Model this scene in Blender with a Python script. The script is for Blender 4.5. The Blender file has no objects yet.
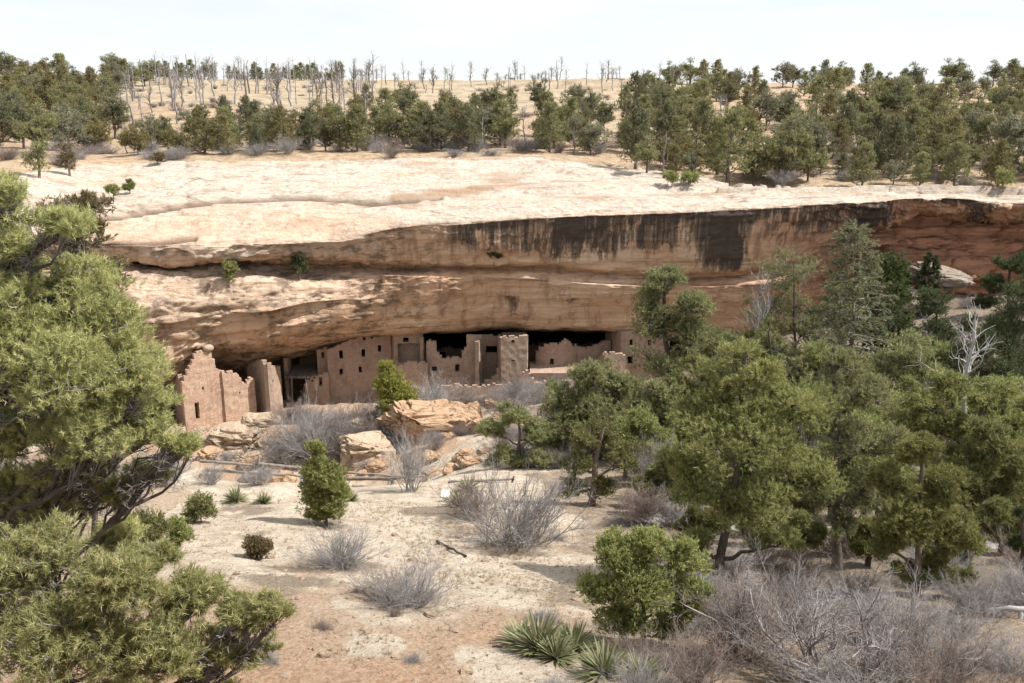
import bpy, math, random
import numpy as np
from mathutils import Vector

sc = bpy.context.scene
C = sc.collection
# ------------------------------------------------------------------ camera, sky, sun
F = 900.0
TH = math.radians(15.0)
CT, ST = math.cos(TH), math.sin(TH)
cam = bpy.data.cameras.new('camera')
cam.sensor_width = 36.0
cam.lens = F / 1024 * 36.0
cam.clip_start = 0.1
cam.clip_end = 6000
camo = bpy.data.objects.new('camera', cam)
camo.rotation_euler = (math.radians(75), 0, 0)
C.objects.link(camo)
sc.camera = camo

SUN_EL, SUN_BACK = math.radians(51), math.radians(-3)
SV = Vector((math.cos(SUN_EL) * math.cos(SUN_BACK), math.cos(SUN_EL) * math.sin(SUN_BACK), math.sin(SUN_EL)))
w = bpy.data.worlds.new('World')
sc.world = w
w.use_nodes = True
nt = w.node_tree
bg = nt.nodes['Background']
sky = nt.nodes.new('ShaderNodeTexSky')
sky.sky_type = 'NISHITA'
sky.sun_disc = False
sky.sun_elevation = SUN_EL
sky.sun_rotation = math.atan2(SV.x, SV.y)
sky.altitude = 2100
sky.air_density = 1.0
sky.dust_density = 1.5
tc = nt.nodes.new('ShaderNodeTexCoord')
mp = nt.nodes.new('ShaderNodeMapping')
mp.inputs['Scale'].default_value = (2.2, 2.2, 9.0)
nz = nt.nodes.new('ShaderNodeTexNoise')
nz.inputs['Scale'].default_value = 1.6
nz.inputs['Detail'].default_value = 7
nz.inputs['Roughness'].default_value = 0.55
rp = nt.nodes.new('ShaderNodeValToRGB')
rp.color_ramp.elements[0].position = 0.36
rp.color_ramp.elements[0].color = (0.74, 0.74, 0.74, 1)
rp.color_ramp.elements[1].position = 0.60
rp.color_ramp.elements[1].color = (0.97, 0.97, 0.97, 1)
mx = nt.nodes.new('ShaderNodeMix')
mx.data_type = 'RGBA'
mx.inputs['B'].default_value = (6.75, 6.9, 6.95, 1)
nt.links.new(tc.outputs['Generated'], mp.inputs['Vector'])
nt.links.new(mp.outputs['Vector'], nz.inputs['Vector'])
nt.links.new(nz.outputs['Fac'], rp.inputs['Fac'])
nt.links.new(rp.outputs['Color'], mx.inputs['Factor'])
nt.links.new(sky.outputs['Color'], mx.inputs['A'])
nt.links.new(mx.outputs['Result'], bg.inputs['Color'])
bg.inputs['Strength'].default_value = 0.085

sl = bpy.data.lights.new('sun', 'SUN')
sl.energy = 4.6
sl.angle = math.radians(0.5)
sl.color = (1.0, 0.965, 0.915)
so = bpy.data.objects.new('sun', sl)
so.rotation_euler = (-SV).to_track_quat('-Z', 'Y').to_euler()
so.location = (60, 0, 80)
C.objects.link(so)
vs = sc.view_settings
vs.view_transform = 'Standard'
vs.look = 'None'
vs.gamma = 1.0
vs.use_curve_mapping = False
vs.exposure = 0.82
sc.cycles.max_bounces = 6
sc.cycles.diffuse_bounces = 3
sc.cycles.transmission_bounces = 3
sc.cycles.transparent_max_bounces = 4
sc.cycles.use_denoising = True


# ------------------------------------------------------------------ helpers: projection, noise
def P(px, py, Y):
    cx = (px - 512.0) / F
    cy = (341.5 - py) / F
    k = Y / (CT + cy * ST)
    return np.array([k * cx, Y, k * (-ST + cy * CT)])


def zpy(py, Y):
    cy = (341.5 - py) / F
    return Y * (-ST + cy * CT) / (CT + cy * ST)


def proj(p):
    p = np.asarray(p, float)
    d = p[..., 1] * CT - p[..., 2] * ST
    u = p[..., 1] * ST + p[..., 2] * CT
    return 512 + F * p[..., 0] / d, 341.5 - F * u / d


def nrm(v):
    return v / np.maximum(np.linalg.norm(v, axis=-1, keepdims=True), 1e-9)


def _hash(ix, iy, iz, seed):
    h = (ix.astype(np.int64) * 374761393 + iy.astype(np.int64) * 668265263 + iz.astype(np.int64) * 2147483647 + seed * 1274126177) & 0xFFFFFFFF
    h = ((h ^ (h >> 13)) * 1274126177) & 0xFFFFFFFF
    h = ((h ^ (h >> 16)) * 2246822519) & 0xFFFFFFFF
    return ((h ^ (h >> 15)) & 0xFFFFFF) / float(0xFFFFFF)


def vnoise(p, seed=0):
    p = np.asarray(p, float)
    i = np.floor(p).astype(np.int64)
    f = p - i
    f = f * f * f * (f * (f * 6 - 15) + 10)
    r = 0
    for dx in (0, 1):
        wx = f[..., 0] if dx else 1 - f[..., 0]
        for dy in (0, 1):
            wy = f[..., 1] if dy else 1 - f[..., 1]
            for dz in (0, 1):
                wz = f[..., 2] if dz else 1 - f[..., 2]
                r = r + wx * wy * wz * _hash(i[..., 0] + dx, i[..., 1] + dy, i[..., 2] + dz, seed)
    return r * 2 - 1


def fbm(p, octv=4, seed=0, gain=0.5):
    p = np.asarray(p, float)
    a, s, r = 1.0, 0.0, 0
    for o in range(octv):
        r = r + a * vnoise(p * (2.03 ** o) + 17.3 * o, seed + o)
        s += a
        a *= gain
    return r / s


def sstep(a, b, x):
    t = np.clip((x - a) / (b - a), 0, 1)
    return t * t * (3 - 2 * t)


def pchip(x, y, xi):
    x = np.asarray(x, float)
    y = np.asarray(y, float)
    xi = np.clip(np.asarray(xi, float), x[0], x[-1])
    h = np.diff(x)
    d = np.diff(y, axis=0) / h.reshape((-1,) + (1,) * (y.ndim - 1))
    m = np.zeros_like(y)
    m[0], m[-1] = d[0], d[-1]
    hm = h.reshape((-1,) + (1,) * (y.ndim - 1))
    w1 = 2 * hm[1:] + hm[:-1]
    w2 = hm[1:] + 2 * hm[:-1]
    with np.errstate(divide='ignore', invalid='ignore'):
        hmn = (w1 + w2) / (w1 / d[:-1] + w2 / d[1:])
    m[1:-1] = np.where(d[:-1] * d[1:] > 0, hmn, 0)
    k = np.clip(np.searchsorted(x, xi) - 1, 0, len(x) - 2)
    t = (xi - x[k]) / h[k]
    sh = (-1,) + (1,) * (y.ndim - 1)
    t = t.reshape(sh)
    hh = h[k].reshape(sh)
    return ((1 + 2 * t) * (1 - t) ** 2 * y[k] + t * (1 - t) ** 2 * hh * m[k] + t * t * (3 - 2 * t) * y[k + 1] + t * t * (t - 1) * hh * m[k + 1])


# ------------------------------------------------------------------ helpers: meshes, objects
class MB:
    def __init__(s):
        s.v, s.q, s.t, s.n = [], [], [], 0
        s.at = {}
        s.qm, s.tm = [], []

    def add(s, v, quads=None, tris=None, mat=0, **attrs):
        v = np.asarray(v, float).reshape(-1, 3)
        s.v.append(v)
        if quads is not None and len(quads):
            quads = np.asarray(quads).reshape(-1, 4)
            s.q.append(quads + s.n)
            s.qm.append(np.full(len(quads), mat))
        if tris is not None and len(tris):
            tris = np.asarray(tris).reshape(-1, 3)
            s.t.append(tris + s.n)
            s.tm.append(np.full(len(tris), mat))
        for k, a in attrs.items():
            s.at.setdefault(k, []).append((s.n, np.broadcast_to(np.asarray(a, float), (len(v),))))
        s.n += len(v)

    def mesh(s, name, mats, smooth=True):
        me = bpy.data.meshes.new(name)
        v = np.concatenate(s.v)
        q = np.concatenate(s.q) if s.q else np.zeros((0, 4), int)
        t = np.concatenate(s.t) if s.t else np.zeros((0, 3), int)
        me.vertices.add(len(v))
        me.vertices.foreach_set('co', v.astype(np.float32).ravel())
        loops = np.concatenate([q.ravel(), t.ravel()]).astype(np.int32)
        me.loops.add(len(loops))
        me.loops.foreach_set('vertex_index', loops)
        st = np.concatenate([np.arange(len(q)) * 4, len(q) * 4 + np.arange(len(t)) * 3]).astype(np.int32)
        me.polygons.add(len(st))
        me.polygons.foreach_set('loop_start', st)
        mi = np.concatenate([np.concatenate(s.qm) if s.qm else np.zeros(0), np.concatenate(s.tm) if s.tm else np.zeros(0)]).astype(np.int32)
        me.polygons.foreach_set('material_index', mi)
        me.polygons.foreach_set('use_smooth', np.full(len(st), smooth))
        for k, lst in s.at.items():
            a = np.zeros(len(v), np.float32)
            for o, d in lst:
                a[o:o + len(d)] = d
            me.attributes.new(k, 'FLOAT', 'POINT').data.foreach_set('value', a)
        for m in (mats if isinstance(mats, (list, tuple)) else [mats]):
            me.materials.append(m)
        me.update(calc_edges=True)
        me.validate()
        return me


def link(name, data, parent=None, loc=None, rotz=0.0, scale=None):
    o = bpy.data.objects.new(name, data)
    C.objects.link(o)
    if parent is not None:
        o.parent = parent
    if loc is not None:
        o.location = [float(c) for c in loc]
    if rotz:
        o.rotation_euler = (0, 0, rotz)
    if scale is not None:
        o.scale = scale if hasattr(scale, '__len__') else (scale,) * 3
    return o


def tag(o, label, cat, group=None, kind=None):
    if label:
        o['label'] = label
    if cat:
        o['category'] = cat
    if group:
        o['group'] = group
    if kind:
        o['kind'] = kind
    return o


def thing(name, label, cat, loc, rotz=0.0, scale=None, group=None):
    o = link(name, None, None, loc, rotz, scale)
    return tag(o, label, cat, group, 'thing')


def copy_tree(src, loc, rotz, scale, label, group):
    r = src.copy()
    C.objects.link(r)
    r.location = [float(c) for c in loc]
    r.rotation_euler = (0, 0, rotz)
    r.scale = scale if hasattr(scale, '__len__') else (scale,) * 3
    r['label'] = label
    if group:
        r['group'] = group
    elif 'group' in r:
        del r['group']
    for ch in PARTS.get(src.name, []):
        c = ch.copy()
        C.objects.link(c)
        c.parent = r
    return r


PARTS = {}


def grid_quads(nr, nc):
    a = np.arange(nr * nc).reshape(nr, nc)
    return np.stack([a[:-1, :-1], a[:-1, 1:], a[1:, 1:], a[1:, :-1]], -1).reshape(-1, 4)


# ------------------------------------------------------------------ materials
def newmat(name):
    m = bpy.data.materials.new(name)
    m.use_nodes = True
    t = m.node_tree
    b = t.nodes['Principled BSDF']
    b.inputs['Roughness'].default_value = 0.9
    b.inputs['Specular IOR Level'].default_value = 0.15
    return m, t, b


class NB:
    """tiny node builder"""
    def __init__(s, t):
        s.t = t

    def n(s, typ, **kw):
        x = s.t.nodes.new(typ)
        for k, v in kw.items():
            setattr(x, k, v)
        return x

    def put(s, sock, v):
        if hasattr(v, 'is_output'):
            s.t.links.new(v, sock)
        elif isinstance(v, (tuple, list)) and len(v) == 3 and sock.type == 'RGBA':
            sock.default_value = (*v, 1)
        else:
            sock.default_value = v

    def attr(s, name):
        return s.n('ShaderNodeAttribute', attribute_name=name).outputs['Fac']

    def coord(s, scale=(1, 1, 1), which='Object'):
        c = s.n('ShaderNodeTexCoord').outputs[which]
        m = s.n('ShaderNodeMapping')
        m.inputs['Scale'].default_value = scale
        s.t.links.new(c, m.inputs['Vector'])
        return m.outputs['Vector']

    def noise(s, vec, scale, detail=6, rough=0.6, dist=0.0):
        x = s.n('ShaderNodeTexNoise')
        s.put(x.inputs['Vector'], vec)
        x.inputs['Scale'].default_value = scale
        x.inputs['Detail'].default_value = detail
        x.inputs['Roughness'].default_value = rough
        x.inputs['Distortion'].default_value = dist
        return x.outputs['Fac']

    def vor(s, vec, scale, feature='F1', rand=1.0):
        x = s.n('ShaderNodeTexVoronoi', feature=feature)
        s.put(x.inputs['Vector'], vec)
        x.inputs['Scale'].default_value = scale
        x.inputs['Randomness'].default_value = rand
        return x

    def ramp(s, fac, stops):
        x = s.n('ShaderNodeValToRGB')
        e = x.color_ramp.elements
        while len(e) < len(stops):
            e.new(0.5)
        for i, (p, c) in enumerate(stops):
            e[i].position = p
            e[i].color = (c, c, c, 1) if not hasattr(c, '__len__') else (*c, 1)
        s.put(x.inputs['Fac'], fac)
        return x.outputs['Color']

    def mix(s, fac, a, b, mode='MIX'):
        x = s.n('ShaderNodeMix', data_type='RGBA', blend_type=mode)
        s.put(x.inputs['Factor'], fac)
        s.put(x.inputs['A'], a)
        s.put(x.inputs['B'], b)
        return x.outputs['Result']

    def math(s, op, a, b=0.0, clamp=False):
        x = s.n('ShaderNodeMath', operation=op, use_clamp=clamp)
        s.put(x.inputs[0], a)
        s.put(x.inputs[1], b)
        return x.outputs[0]

    def bump(s, h, strength=0.5, dist=0.1, prev=None):
        x = s.n('ShaderNodeBump')
        x.inputs['Strength'].default_value = strength
        x.inputs['Distance'].default_value = dist
        s.put(x.inputs['Height'], h)
        if prev is not None:
            s.put(x.inputs['Normal'], prev)
        return x.outputs['Normal']


def mat_cliff():
    m, t, b = newmat('sandstone_cliff')
    N = NB(t)
    pale, varn, red, soot, dirt, lob = [N.attr(k) for k in ('pale', 'varnish', 'red', 'soot', 'dirt', 'crack')]
    big = N.noise(N.coord((1, 1, 1)), 0.10, 5, 0.55)
    strata = N.noise(N.coord((0.07, 0.07, 1.5)), 1.0, 8, 0.65, 0.4)
    fine = N.noise(N.coord((1, 1, 1.6)), 1.7, 8, 0.7)
    vert = N.noise(N.coord((0.9, 0.9, 0.10)), 1.0, 7, 0.65, 0.3)
    base = N.mix(N.ramp(strata, [(0.34, 0), (0.62, 1)]), (0.53, 0.345, 0.22), (0.74, 0.555, 0.405))
    base = N.mix(N.ramp(big, [(0.42, 0), (0.62, 0.6)]), base, (0.57, 0.34, 0.215))
    base = N.mix(N.ramp(vert, [(0.36, 0.65), (0.50, 0)]), base, (0.27, 0.16, 0.105))
    base = N.mix(N.ramp(N.noise(N.coord((0.05, 0.05, 2.6)), 1.0, 5, 0.6), [(0.32, 0.55), (0.40, 0)]), base, (0.20, 0.12, 0.085))
    rd = N.mix(N.ramp(strata, [(0.34, 0), (0.62, 1)]), (0.23, 0.112, 0.072), (0.50, 0.26, 0.165))
    base = N.mix(red, base, rd)
    pl = N.mix(N.ramp(fine, [(0.32, 0), (0.56, 1)]), (0.365, 0.29, 0.22), (0.53, 0.465, 0.395))
    pl = N.mix(N.ramp(strata, [(0.30, 0.8), (0.44, 0)]), pl, (0.45, 0.325, 0.225))
    pl = N.mix(N.ramp(N.noise(N.coord((0.5, 1.3, 1)), 0.35, 8, 0.72), [(0.52, 0), (0.63, 0.7)]), pl, (0.36, 0.275, 0.205))
    ck = N.vor(N.mix(0.25, N.coord((0.05, 0.22, 0.25)), N.n('ShaderNodeTexNoise').outputs['Color']), 1.0, 'DISTANCE_TO_EDGE')
    ck2 = N.vor(N.coord((0.16, 0.6, 0.6)), 1.0, 'DISTANCE_TO_EDGE')
    lines = N.math('MULTIPLY', N.math('ADD', N.ramp(ck.outputs['Distance'], [(0.0, 0.75), (0.02, 0)]), N.ramp(ck2.outputs['Distance'], [(0.0, 0.5), (0.03, 0)])), N.ramp(N.noise(N.coord(), 0.4, 4, 0.6), [(0.45, 0), (0.58, 1)]), True)
    pl = N.mix(lines, pl, (0.17, 0.11, 0.075))
    base = N.mix(pale, base, pl)
    # weather-grey crust patches
    crust = N.ramp(N.noise(N.coord((0.8, 0.8, 1.6)), 0.55, 9, 0.72), [(0.49, 0), (0.58, 0.85)])
    base = N.mix(N.math('MULTIPLY', crust, lob), base, (0.13, 0.095, 0.066))
    base = N.mix(N.math('MULTIPLY', dirt, N.ramp(fine, [(0.3, 0.6), (0.6, 1)])), base, (0.33, 0.215, 0.14))
    # desert varnish running down the wall
    st1 = N.noise(N.coord((1.9, 1.9, 0.03)), 1.0, 5, 0.7, 0.1)
    st2 = N.noise(N.coord((0.30, 0.30, 0.02)), 1.0, 4, 0.5)
    st = N.math('ADD', N.math('MULTIPLY', st1, 1.0), N.math('MULTIPLY', st2, 0.45))
    st = N.math('ADD', N.math('SUBTRACT', st, 0.09), N.math('MULTIPLY', N.math('SUBTRACT', varn, 0.5), 0.55))
    vm = N.ramp(st, [(0.50, 0), (0.58, 0.7), (0.70, 1)])
    vm = N.math('MULTIPLY', vm, N.ramp(varn, [(0.03, 0), (0.42, 1)]))
    base = N.mix(N.math('MULTIPLY', vm, 0.93), base, N.mix(fine, (0.030, 0.027, 0.028), (0.075, 0.062, 0.055)))
    wash = N.ramp(N.noise(N.coord((1.3, 1.3, 0.03)), 1.0, 4, 0.5), [(0.60, 0), (0.70, 0.5)])
    base = N.mix(N.math('MULTIPLY', wash, N.ramp(varn, [(0.05, 0), (0.3, 1)])), base, (0.42, 0.31, 0.22))
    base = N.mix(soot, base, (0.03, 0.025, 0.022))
    t.links.new(base, b.inputs['Base Color'])
    h = N.math('ADD', N.math('MULTIPLY', strata, 0.6), fine)
    n1 = N.bump(N.math('ADD', N.math('MULTIPLY', strata, N.math('ADD', 0.15, N.math('MULTIPLY', lob, 0.6))), fine), 0.9, 0.34)
    n2 = N.bump(N.noise(N.coord((1, 1, 2.2)), 6.0, 6, 0.65), 0.7, 0.10, n1)
    t.links.new(n2, b.inputs['Normal'])
    return m


def mat_ground():
    m, t, b = newmat('dry_ground')
    N = NB(t)
    rock, red, lit, dk = [N.attr(k) for k in ('rock', 'red', 'litter', 'dark')]
    c = N.coord()
    big = N.noise(c, 0.5, 6, 0.6)
    fine = N.noise(c, 7.0, 8, 0.75)
    peb = N.vor(c, 9.0)
    soil = N.mix(N.ramp(fine, [(0.34, 0), (0.64, 1)]), (0.33, 0.235, 0.16), (0.55, 0.435, 0.325))
    rs = N.mix(N.ramp(fine, [(0.34, 0), (0.62, 1)]), (0.31, 0.175, 0.105), (0.53, 0.365, 0.245))
    soil = N.mix(red, soil, rs)
    rk = N.mix(N.ramp(N.noise(N.coord((1, 1, 2)), 1.1, 9, 0.72), [(0.36, 0), (0.58, 1)]), (0.45, 0.355, 0.26), (0.63, 0.545, 0.44))
    ck = N.vor(N.coord((0.5, 1.1, 1.0)), 1.0, 'DISTANCE_TO_EDGE')
    rk = N.mix(N.math('MULTIPLY', N.ramp(ck.outputs['Distance'], [(0.0, 0.7), (0.025, 0)]), N.ramp(N.noise(c, 0.7, 4, 0.6), [(0.47, 0), (0.6, 1)])), rk, (0.22, 0.14, 0.09))
    base = N.mix(N.ramp(N.math('ADD', rock, N.math('MULTIPLY', N.math('SUBTRACT', N.noise(c, 0.5, 9, 0.7), 0.5), 1.1)), [(0.38, 0), (0.62, 1)]), soil, rk)
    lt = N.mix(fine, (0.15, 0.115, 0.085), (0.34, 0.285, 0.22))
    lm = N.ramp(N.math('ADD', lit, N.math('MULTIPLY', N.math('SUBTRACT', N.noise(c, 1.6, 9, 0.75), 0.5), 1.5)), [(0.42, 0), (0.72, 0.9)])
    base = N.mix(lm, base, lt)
    base = N.mix(N.ramp(peb.outputs['Color'], [(0.80, 0), (0.90, 0.7)]), base, (0.50, 0.385, 0.29))
    base = N.mix(N.ramp(N.noise(c, 11, 6, 0.7), [(0.56, 0), (0.66, 0.8)]), base, (0.17, 0.11, 0.075))
    base = N.mix(dk, base, (0.16, 0.105, 0.075))
    t.links.new(base, b.inputs['Base Color'])
    n1 = N.bump(N.math('ADD', fine, N.math('MULTIPLY', N.noise(c, 1.8, 9, 0.7), 2.0)), 1.0, 0.16)
    n2 = N.bump(peb.outputs['Distance'], 0.35, 0.03, n1)
    t.links.new(n2, b.inputs['Normal'])
    return m


def mat_mesa():
    m, t, b = newmat('mesa_dry_grass')
    N = NB(t)
    soil = N.attr('soil')
    c = N.coord((1, 1, 0.3))
    a = N.noise(c, 0.9, 8, 0.72)
    big = N.noise(c, 0.045, 5, 0.6)
    g = N.mix(N.ramp(a, [(0.3, 0), (0.68, 1)]), (0.27, 0.215, 0.145), (0.44, 0.37, 0.265))
    g = N.mix(N.ramp(big, [(0.45, 0), (0.6, 0.4)]), g, (0.36, 0.27, 0.18))
    s = N.mix(N.ramp(a, [(0.32, 0), (0.64, 1)]), (0.20, 0.135, 0.09), (0.47, 0.35, 0.235))
    g = N.mix(N.ramp(N.noise(N.coord((1, 1, 0.3)), 0.16, 8, 0.7), [(0.47, 0), (0.60, 0.8)]), g, (0.19, 0.145, 0.10))
    base = N.mix(soil, g, s)
    t.links.new(base, b.inputs['Base Color'])
    t.links.new(N.bump(a, 0.8, 0.5), b.inputs['Normal'])
    return m


def mat_leaf(name, c0, c1, c2, trans=0.35):
    m = bpy.data.materials.new(name)
    m.use_nodes = True
    t = m.node_tree
    N = NB(t)
    for x in list(t.nodes):
        t.nodes.remove(x)
    out = N.n('ShaderNodeOutputMaterial')
    tint = N.attr('tint')
    col = N.ramp(tint, [(0.0, c0), (0.55, c1), (1.0, c2)])
    rnd = N.n('ShaderNodeObjectInfo').outputs['Random']
    hs = N.n('ShaderNodeHueSaturation')
    N.put(hs.inputs['Hue'], N.math('ADD', 0.490, N.math('MULTIPLY', rnd, 0.014)))
    N.put(hs.inputs['Value'], N.math('ADD', 0.86, N.math('MULTIPLY', rnd, 0.28)))
    N.put(hs.inputs['Color'], col)
    col = hs.outputs['Color']
    pb = N.n('ShaderNodeBsdfPrincipled')
    pb.inputs['Roughness'].default_value = 0.55
    pb.inputs['Specular IOR Level'].default_value = 0.25
    N.put(pb.inputs['Base Color'], col)
    tr = N.n('ShaderNodeBsdfTranslucent')
    N.put(tr.inputs['Color'], col)
    ms = N.n('ShaderNodeMixShader')
    ms.inputs[0].default_value = trans
    t.links.new(pb.outputs[0], ms.inputs[1])
    t.links.new(tr.outputs[0], ms.inputs[2])
    t.links.new(ms.outputs[0], out.inputs['Surface'])
    return m


def mat_bark(name, a, b_, sc_=6.0):
    m, t, b = newmat(name)
    N = NB(t)
    n_ = N.noise(N.coord((1, 1, 0.35)), sc_, 6, 0.7)
    base = N.mix(N.ramp(n_, [(0.3, 0), (0.7, 1)]), a, b_)
    t.links.new(base, b.inputs['Base Color'])
    t.links.new(N.bump(n_, 0.6, 0.03), b.inputs['Normal'])
    return m


def mat_masonry(name, a, b_, mortar):
    m, t, b = newmat(name)
    N = NB(t)
    # coursed sandstone blocks of uneven size: a stretched cell pattern
    c = N.coord((1.0, 1.0, 2.6))
    d = N.noise(N.coord(), 2.0, 3, 0.5)
    v = N.vor(c, 3.6, rand=0.8)
    e = N.vor(c, 3.6, 'DISTANCE_TO_EDGE', rand=0.8)
    bc = N.mix(N.ramp(v.outputs['Color'], [(0.1, 0), (0.9, 1)]), a, b_)
    bc = N.mix(N.ramp(N.noise(N.coord(), 0.5, 6, 0.65), [(0.4, 0), (0.62, 0.75)]), bc, mortar)
    bc = N.mix(N.ramp(e.outputs['Distance'], [(0.02, 0.4), (0.09, 0)]), bc, tuple(x * 0.55 for x in a))
    bc = N.mix(N.ramp(N.noise(N.coord((1, 1, 0.5)), 0.6, 7, 0.7), [(0.50, 0), (0.64, 0.4)]), bc, tuple(x * 0.55 for x in a))
    bc = N.mix(N.ramp(d, [(0.3, 0.3), (0.5, 0)]), bc, tuple(x * 0.6 for x in a))
    t.links.new(bc, b.inputs['Base Color'])
    n1 = N.bump(N.ramp(e.outputs['Distance'], [(0.0, 0), (0.12, 1)]), 0.6, 0.05)
    n2 = N.bump(N.noise(N.coord(), 7, 5, 0.6), 0.4, 0.04, n1)
    t.links.new(n2, b.inputs['Normal'])
    return m


def mat_boulder(name, a, b_, crust, cs=(0.55, 0.68)):
    m, t, b = newmat(name)
    N = NB(t)
    c = N.coord((1, 1, 1.7))
    n_ = N.noise(c, 1.1, 8, 0.68)
    base = N.mix(N.ramp(n_, [(0.3, 0), (0.68, 1)]), a, b_)
    base = N.mix(N.ramp(N.noise(c, 2.3, 7, 0.7), [(cs[0], 0), (cs[1], 0.8)]), base, crust)
    ck = N.vor(N.coord((0.6, 0.6, 1.3)), 1.0, 'DISTANCE_TO_EDGE')
    base = N.mix(N.math('MULTIPLY', N.ramp(ck.outputs['Distance'], [(0.0, 0.9), (0.05, 0)]), N.ramp(N.noise(c, 0.8, 3, 0.5), [(0.42, 0), (0.55, 1)])), base, tuple(q * 0.4 for q in crust))
    t.links.new(base, b.inputs['Base Color'])
    t.links.new(N.bump(N.math('ADD', n_, N.noise(c, 5, 6, 0.7)), 1.0, 0.2), b.inputs['Normal'])
    return m


def mat_plain(name, a, b_, scale=8.0, rough=0.85):
    m, t, b = newmat(name)
    N = NB(t)
    n_ = N.noise(N.coord(), scale, 6, 0.65)
    t.links.new(N.mix(N.ramp(n_, [(0.3, 0), (0.7, 1)]), a, b_), b.inputs['Base Color'])
    b.inputs['Roughness'].default_value = rough
    t.links.new(N.bump(n_, 0.4, 0.03), b.inputs['Normal'])
    return m


M_CLIFF = mat_cliff()
M_GROUND = mat_ground()
M_MESA = mat_mesa()
L_PIN = mat_leaf('pinyon_needles', (0.147, 0.174, 0.063), (0.316, 0.34, 0.124), (0.484, 0.48, 0.207))
L_PIN_NEAR = mat_leaf('near_pinyon_needles', (0.199, 0.216, 0.084), (0.425, 0.425, 0.183), (0.611, 0.574, 0.295), 0.4)
L_PIN_DK = mat_leaf('deep_green_needles', (0.045, 0.062, 0.026), (0.09, 0.108, 0.045), (0.16, 0.17, 0.08))
L_PIN_GREY = mat_leaf('grey_green_needles', (0.135, 0.146, 0.067), (0.262, 0.269, 0.122), (0.419, 0.407, 0.208))
L_JUN = mat_leaf('juniper_sprays', (0.125, 0.135, 0.045), (0.265, 0.275, 0.095), (0.38, 0.37, 0.15))
L_JUN_OL = mat_leaf('olive_juniper_sprays', (0.12, 0.124, 0.048), (0.228, 0.233, 0.091), (0.331, 0.331, 0.14))
L_JUN_BR = mat_leaf('brownish_juniper_sprays', (0.121, 0.095, 0.047), (0.203, 0.162, 0.081), (0.284, 0.23, 0.121))
L_YOUNG = mat_leaf('young_pine_needles', (0.146, 0.16, 0.039), (0.302, 0.299, 0.077), (0.448, 0.402, 0.132), 0.45)
L_MESA = mat_leaf('mesa_pinyon_needles', (0.13, 0.138, 0.06), (0.26, 0.261, 0.115), (0.416, 0.395, 0.198))
L_MESA_DK = mat_leaf('mesa_dark_needles', (0.093, 0.103, 0.055), (0.188, 0.193, 0.1), (0.303, 0.292, 0.163))
L_MESA_OL = mat_leaf('mesa_olive_sprays', (0.134, 0.121, 0.052), (0.259, 0.23, 0.097), (0.392, 0.343, 0.165))
L_MESA_GREY = mat_leaf('mesa_grey_needles', (0.148, 0.151, 0.091), (0.27, 0.266, 0.166), (0.416, 0.393, 0.261))
L_FIR = mat_leaf('fir_needles', (0.054, 0.085, 0.031), (0.116, 0.154, 0.053), (0.216, 0.239, 0.092))
L_FIR_PALE = mat_leaf('thin_fir_needles', (0.114, 0.122, 0.064), (0.215, 0.215, 0.114), (0.343, 0.322, 0.2))
L_YUC = mat_leaf('yucca_blades', (0.10, 0.11, 0.05), (0.20, 0.215, 0.105), (0.42, 0.36, 0.235), 0.2)
L_GRASS = mat_leaf('dry_grass_blades', (0.30, 0.24, 0.16), (0.46, 0.38, 0.26), (0.58, 0.50, 0.37), 0.3)
B_PIN = mat_bark('pinyon_bark', (0.055, 0.045, 0.038), (0.15, 0.125, 0.105))
B_JUN = mat_bark('juniper_bark', (0.085, 0.062, 0.048), (0.22, 0.175, 0.14))
B_GREY = mat_bark('bare_twig_grey', (0.185, 0.168, 0.162), (0.36, 0.335, 0.325), 3.0)
B_PURP = mat_bark('bare_twig_purplish', (0.17, 0.145, 0.143), (0.33, 0.295, 0.29), 3.0)
B_BROWN = mat_bark('bare_twig_brown', (0.15, 0.115, 0.10), (0.30, 0.245, 0.215), 3.0)
B_WHITE = mat_bark('bleached_twig', (0.24, 0.225, 0.22), (0.44, 0.42, 0.405), 3.0)
B_DEAD = mat_bark('dead_snag_wood', (0.115, 0.095, 0.085), (0.27, 0.24, 0.22), 3.0)
M_WALL_LIT = mat_masonry('sunlit_sandstone_masonry', (0.38, 0.235, 0.165), (0.55, 0.385, 0.285), (0.53, 0.385, 0.285))  # lighter copy of the masonry for the left walls, sunlight put into the colour
M_WALL = mat_masonry('shaded_sandstone_masonry', (0.345, 0.24, 0.185), (0.43, 0.315, 0.25), (0.415, 0.305, 0.24))  # darker copy for the shaded walls, their shade put into the colour
M_PLAST = mat_masonry('plastered_masonry', (0.34, 0.245, 0.185), (0.42, 0.315, 0.245), (0.40, 0.30, 0.23))
M_DARKWALL = mat_masonry('smoke_shade_masonry', (0.13, 0.09, 0.07), (0.22, 0.16, 0.125), (0.19, 0.135, 0.10))  # darkest copy for recessed walls: smoke-blackening and alcove shade put into the colour
M_BOULD = mat_boulder('orange_boulder', (0.36, 0.215, 0.125), (0.56, 0.40, 0.27), (0.20, 0.12, 0.075))
M_PALEB = mat_boulder('pale_boulder', (0.36, 0.265, 0.185), (0.54, 0.43, 0.32), (0.23, 0.16, 0.11))
M_STONE = mat_boulder('soil_pebbles', (0.30, 0.21, 0.15), (0.47, 0.36, 0.27), (0.20, 0.13, 0.09))
M_GREYB = mat_boulder('grey_slab', (0.22, 0.18, 0.145), (0.36, 0.30, 0.25), (0.15, 0.115, 0.09))
M_WOOD = mat_bark('weathered_wood', (0.13, 0.11, 0.095), (0.28, 0.245, 0.215), 4.0)
M_TRAIL = mat_plain('pale_trail', (0.25, 0.235, 0.22), (0.35, 0.33, 0.31), 5.0)
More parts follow.
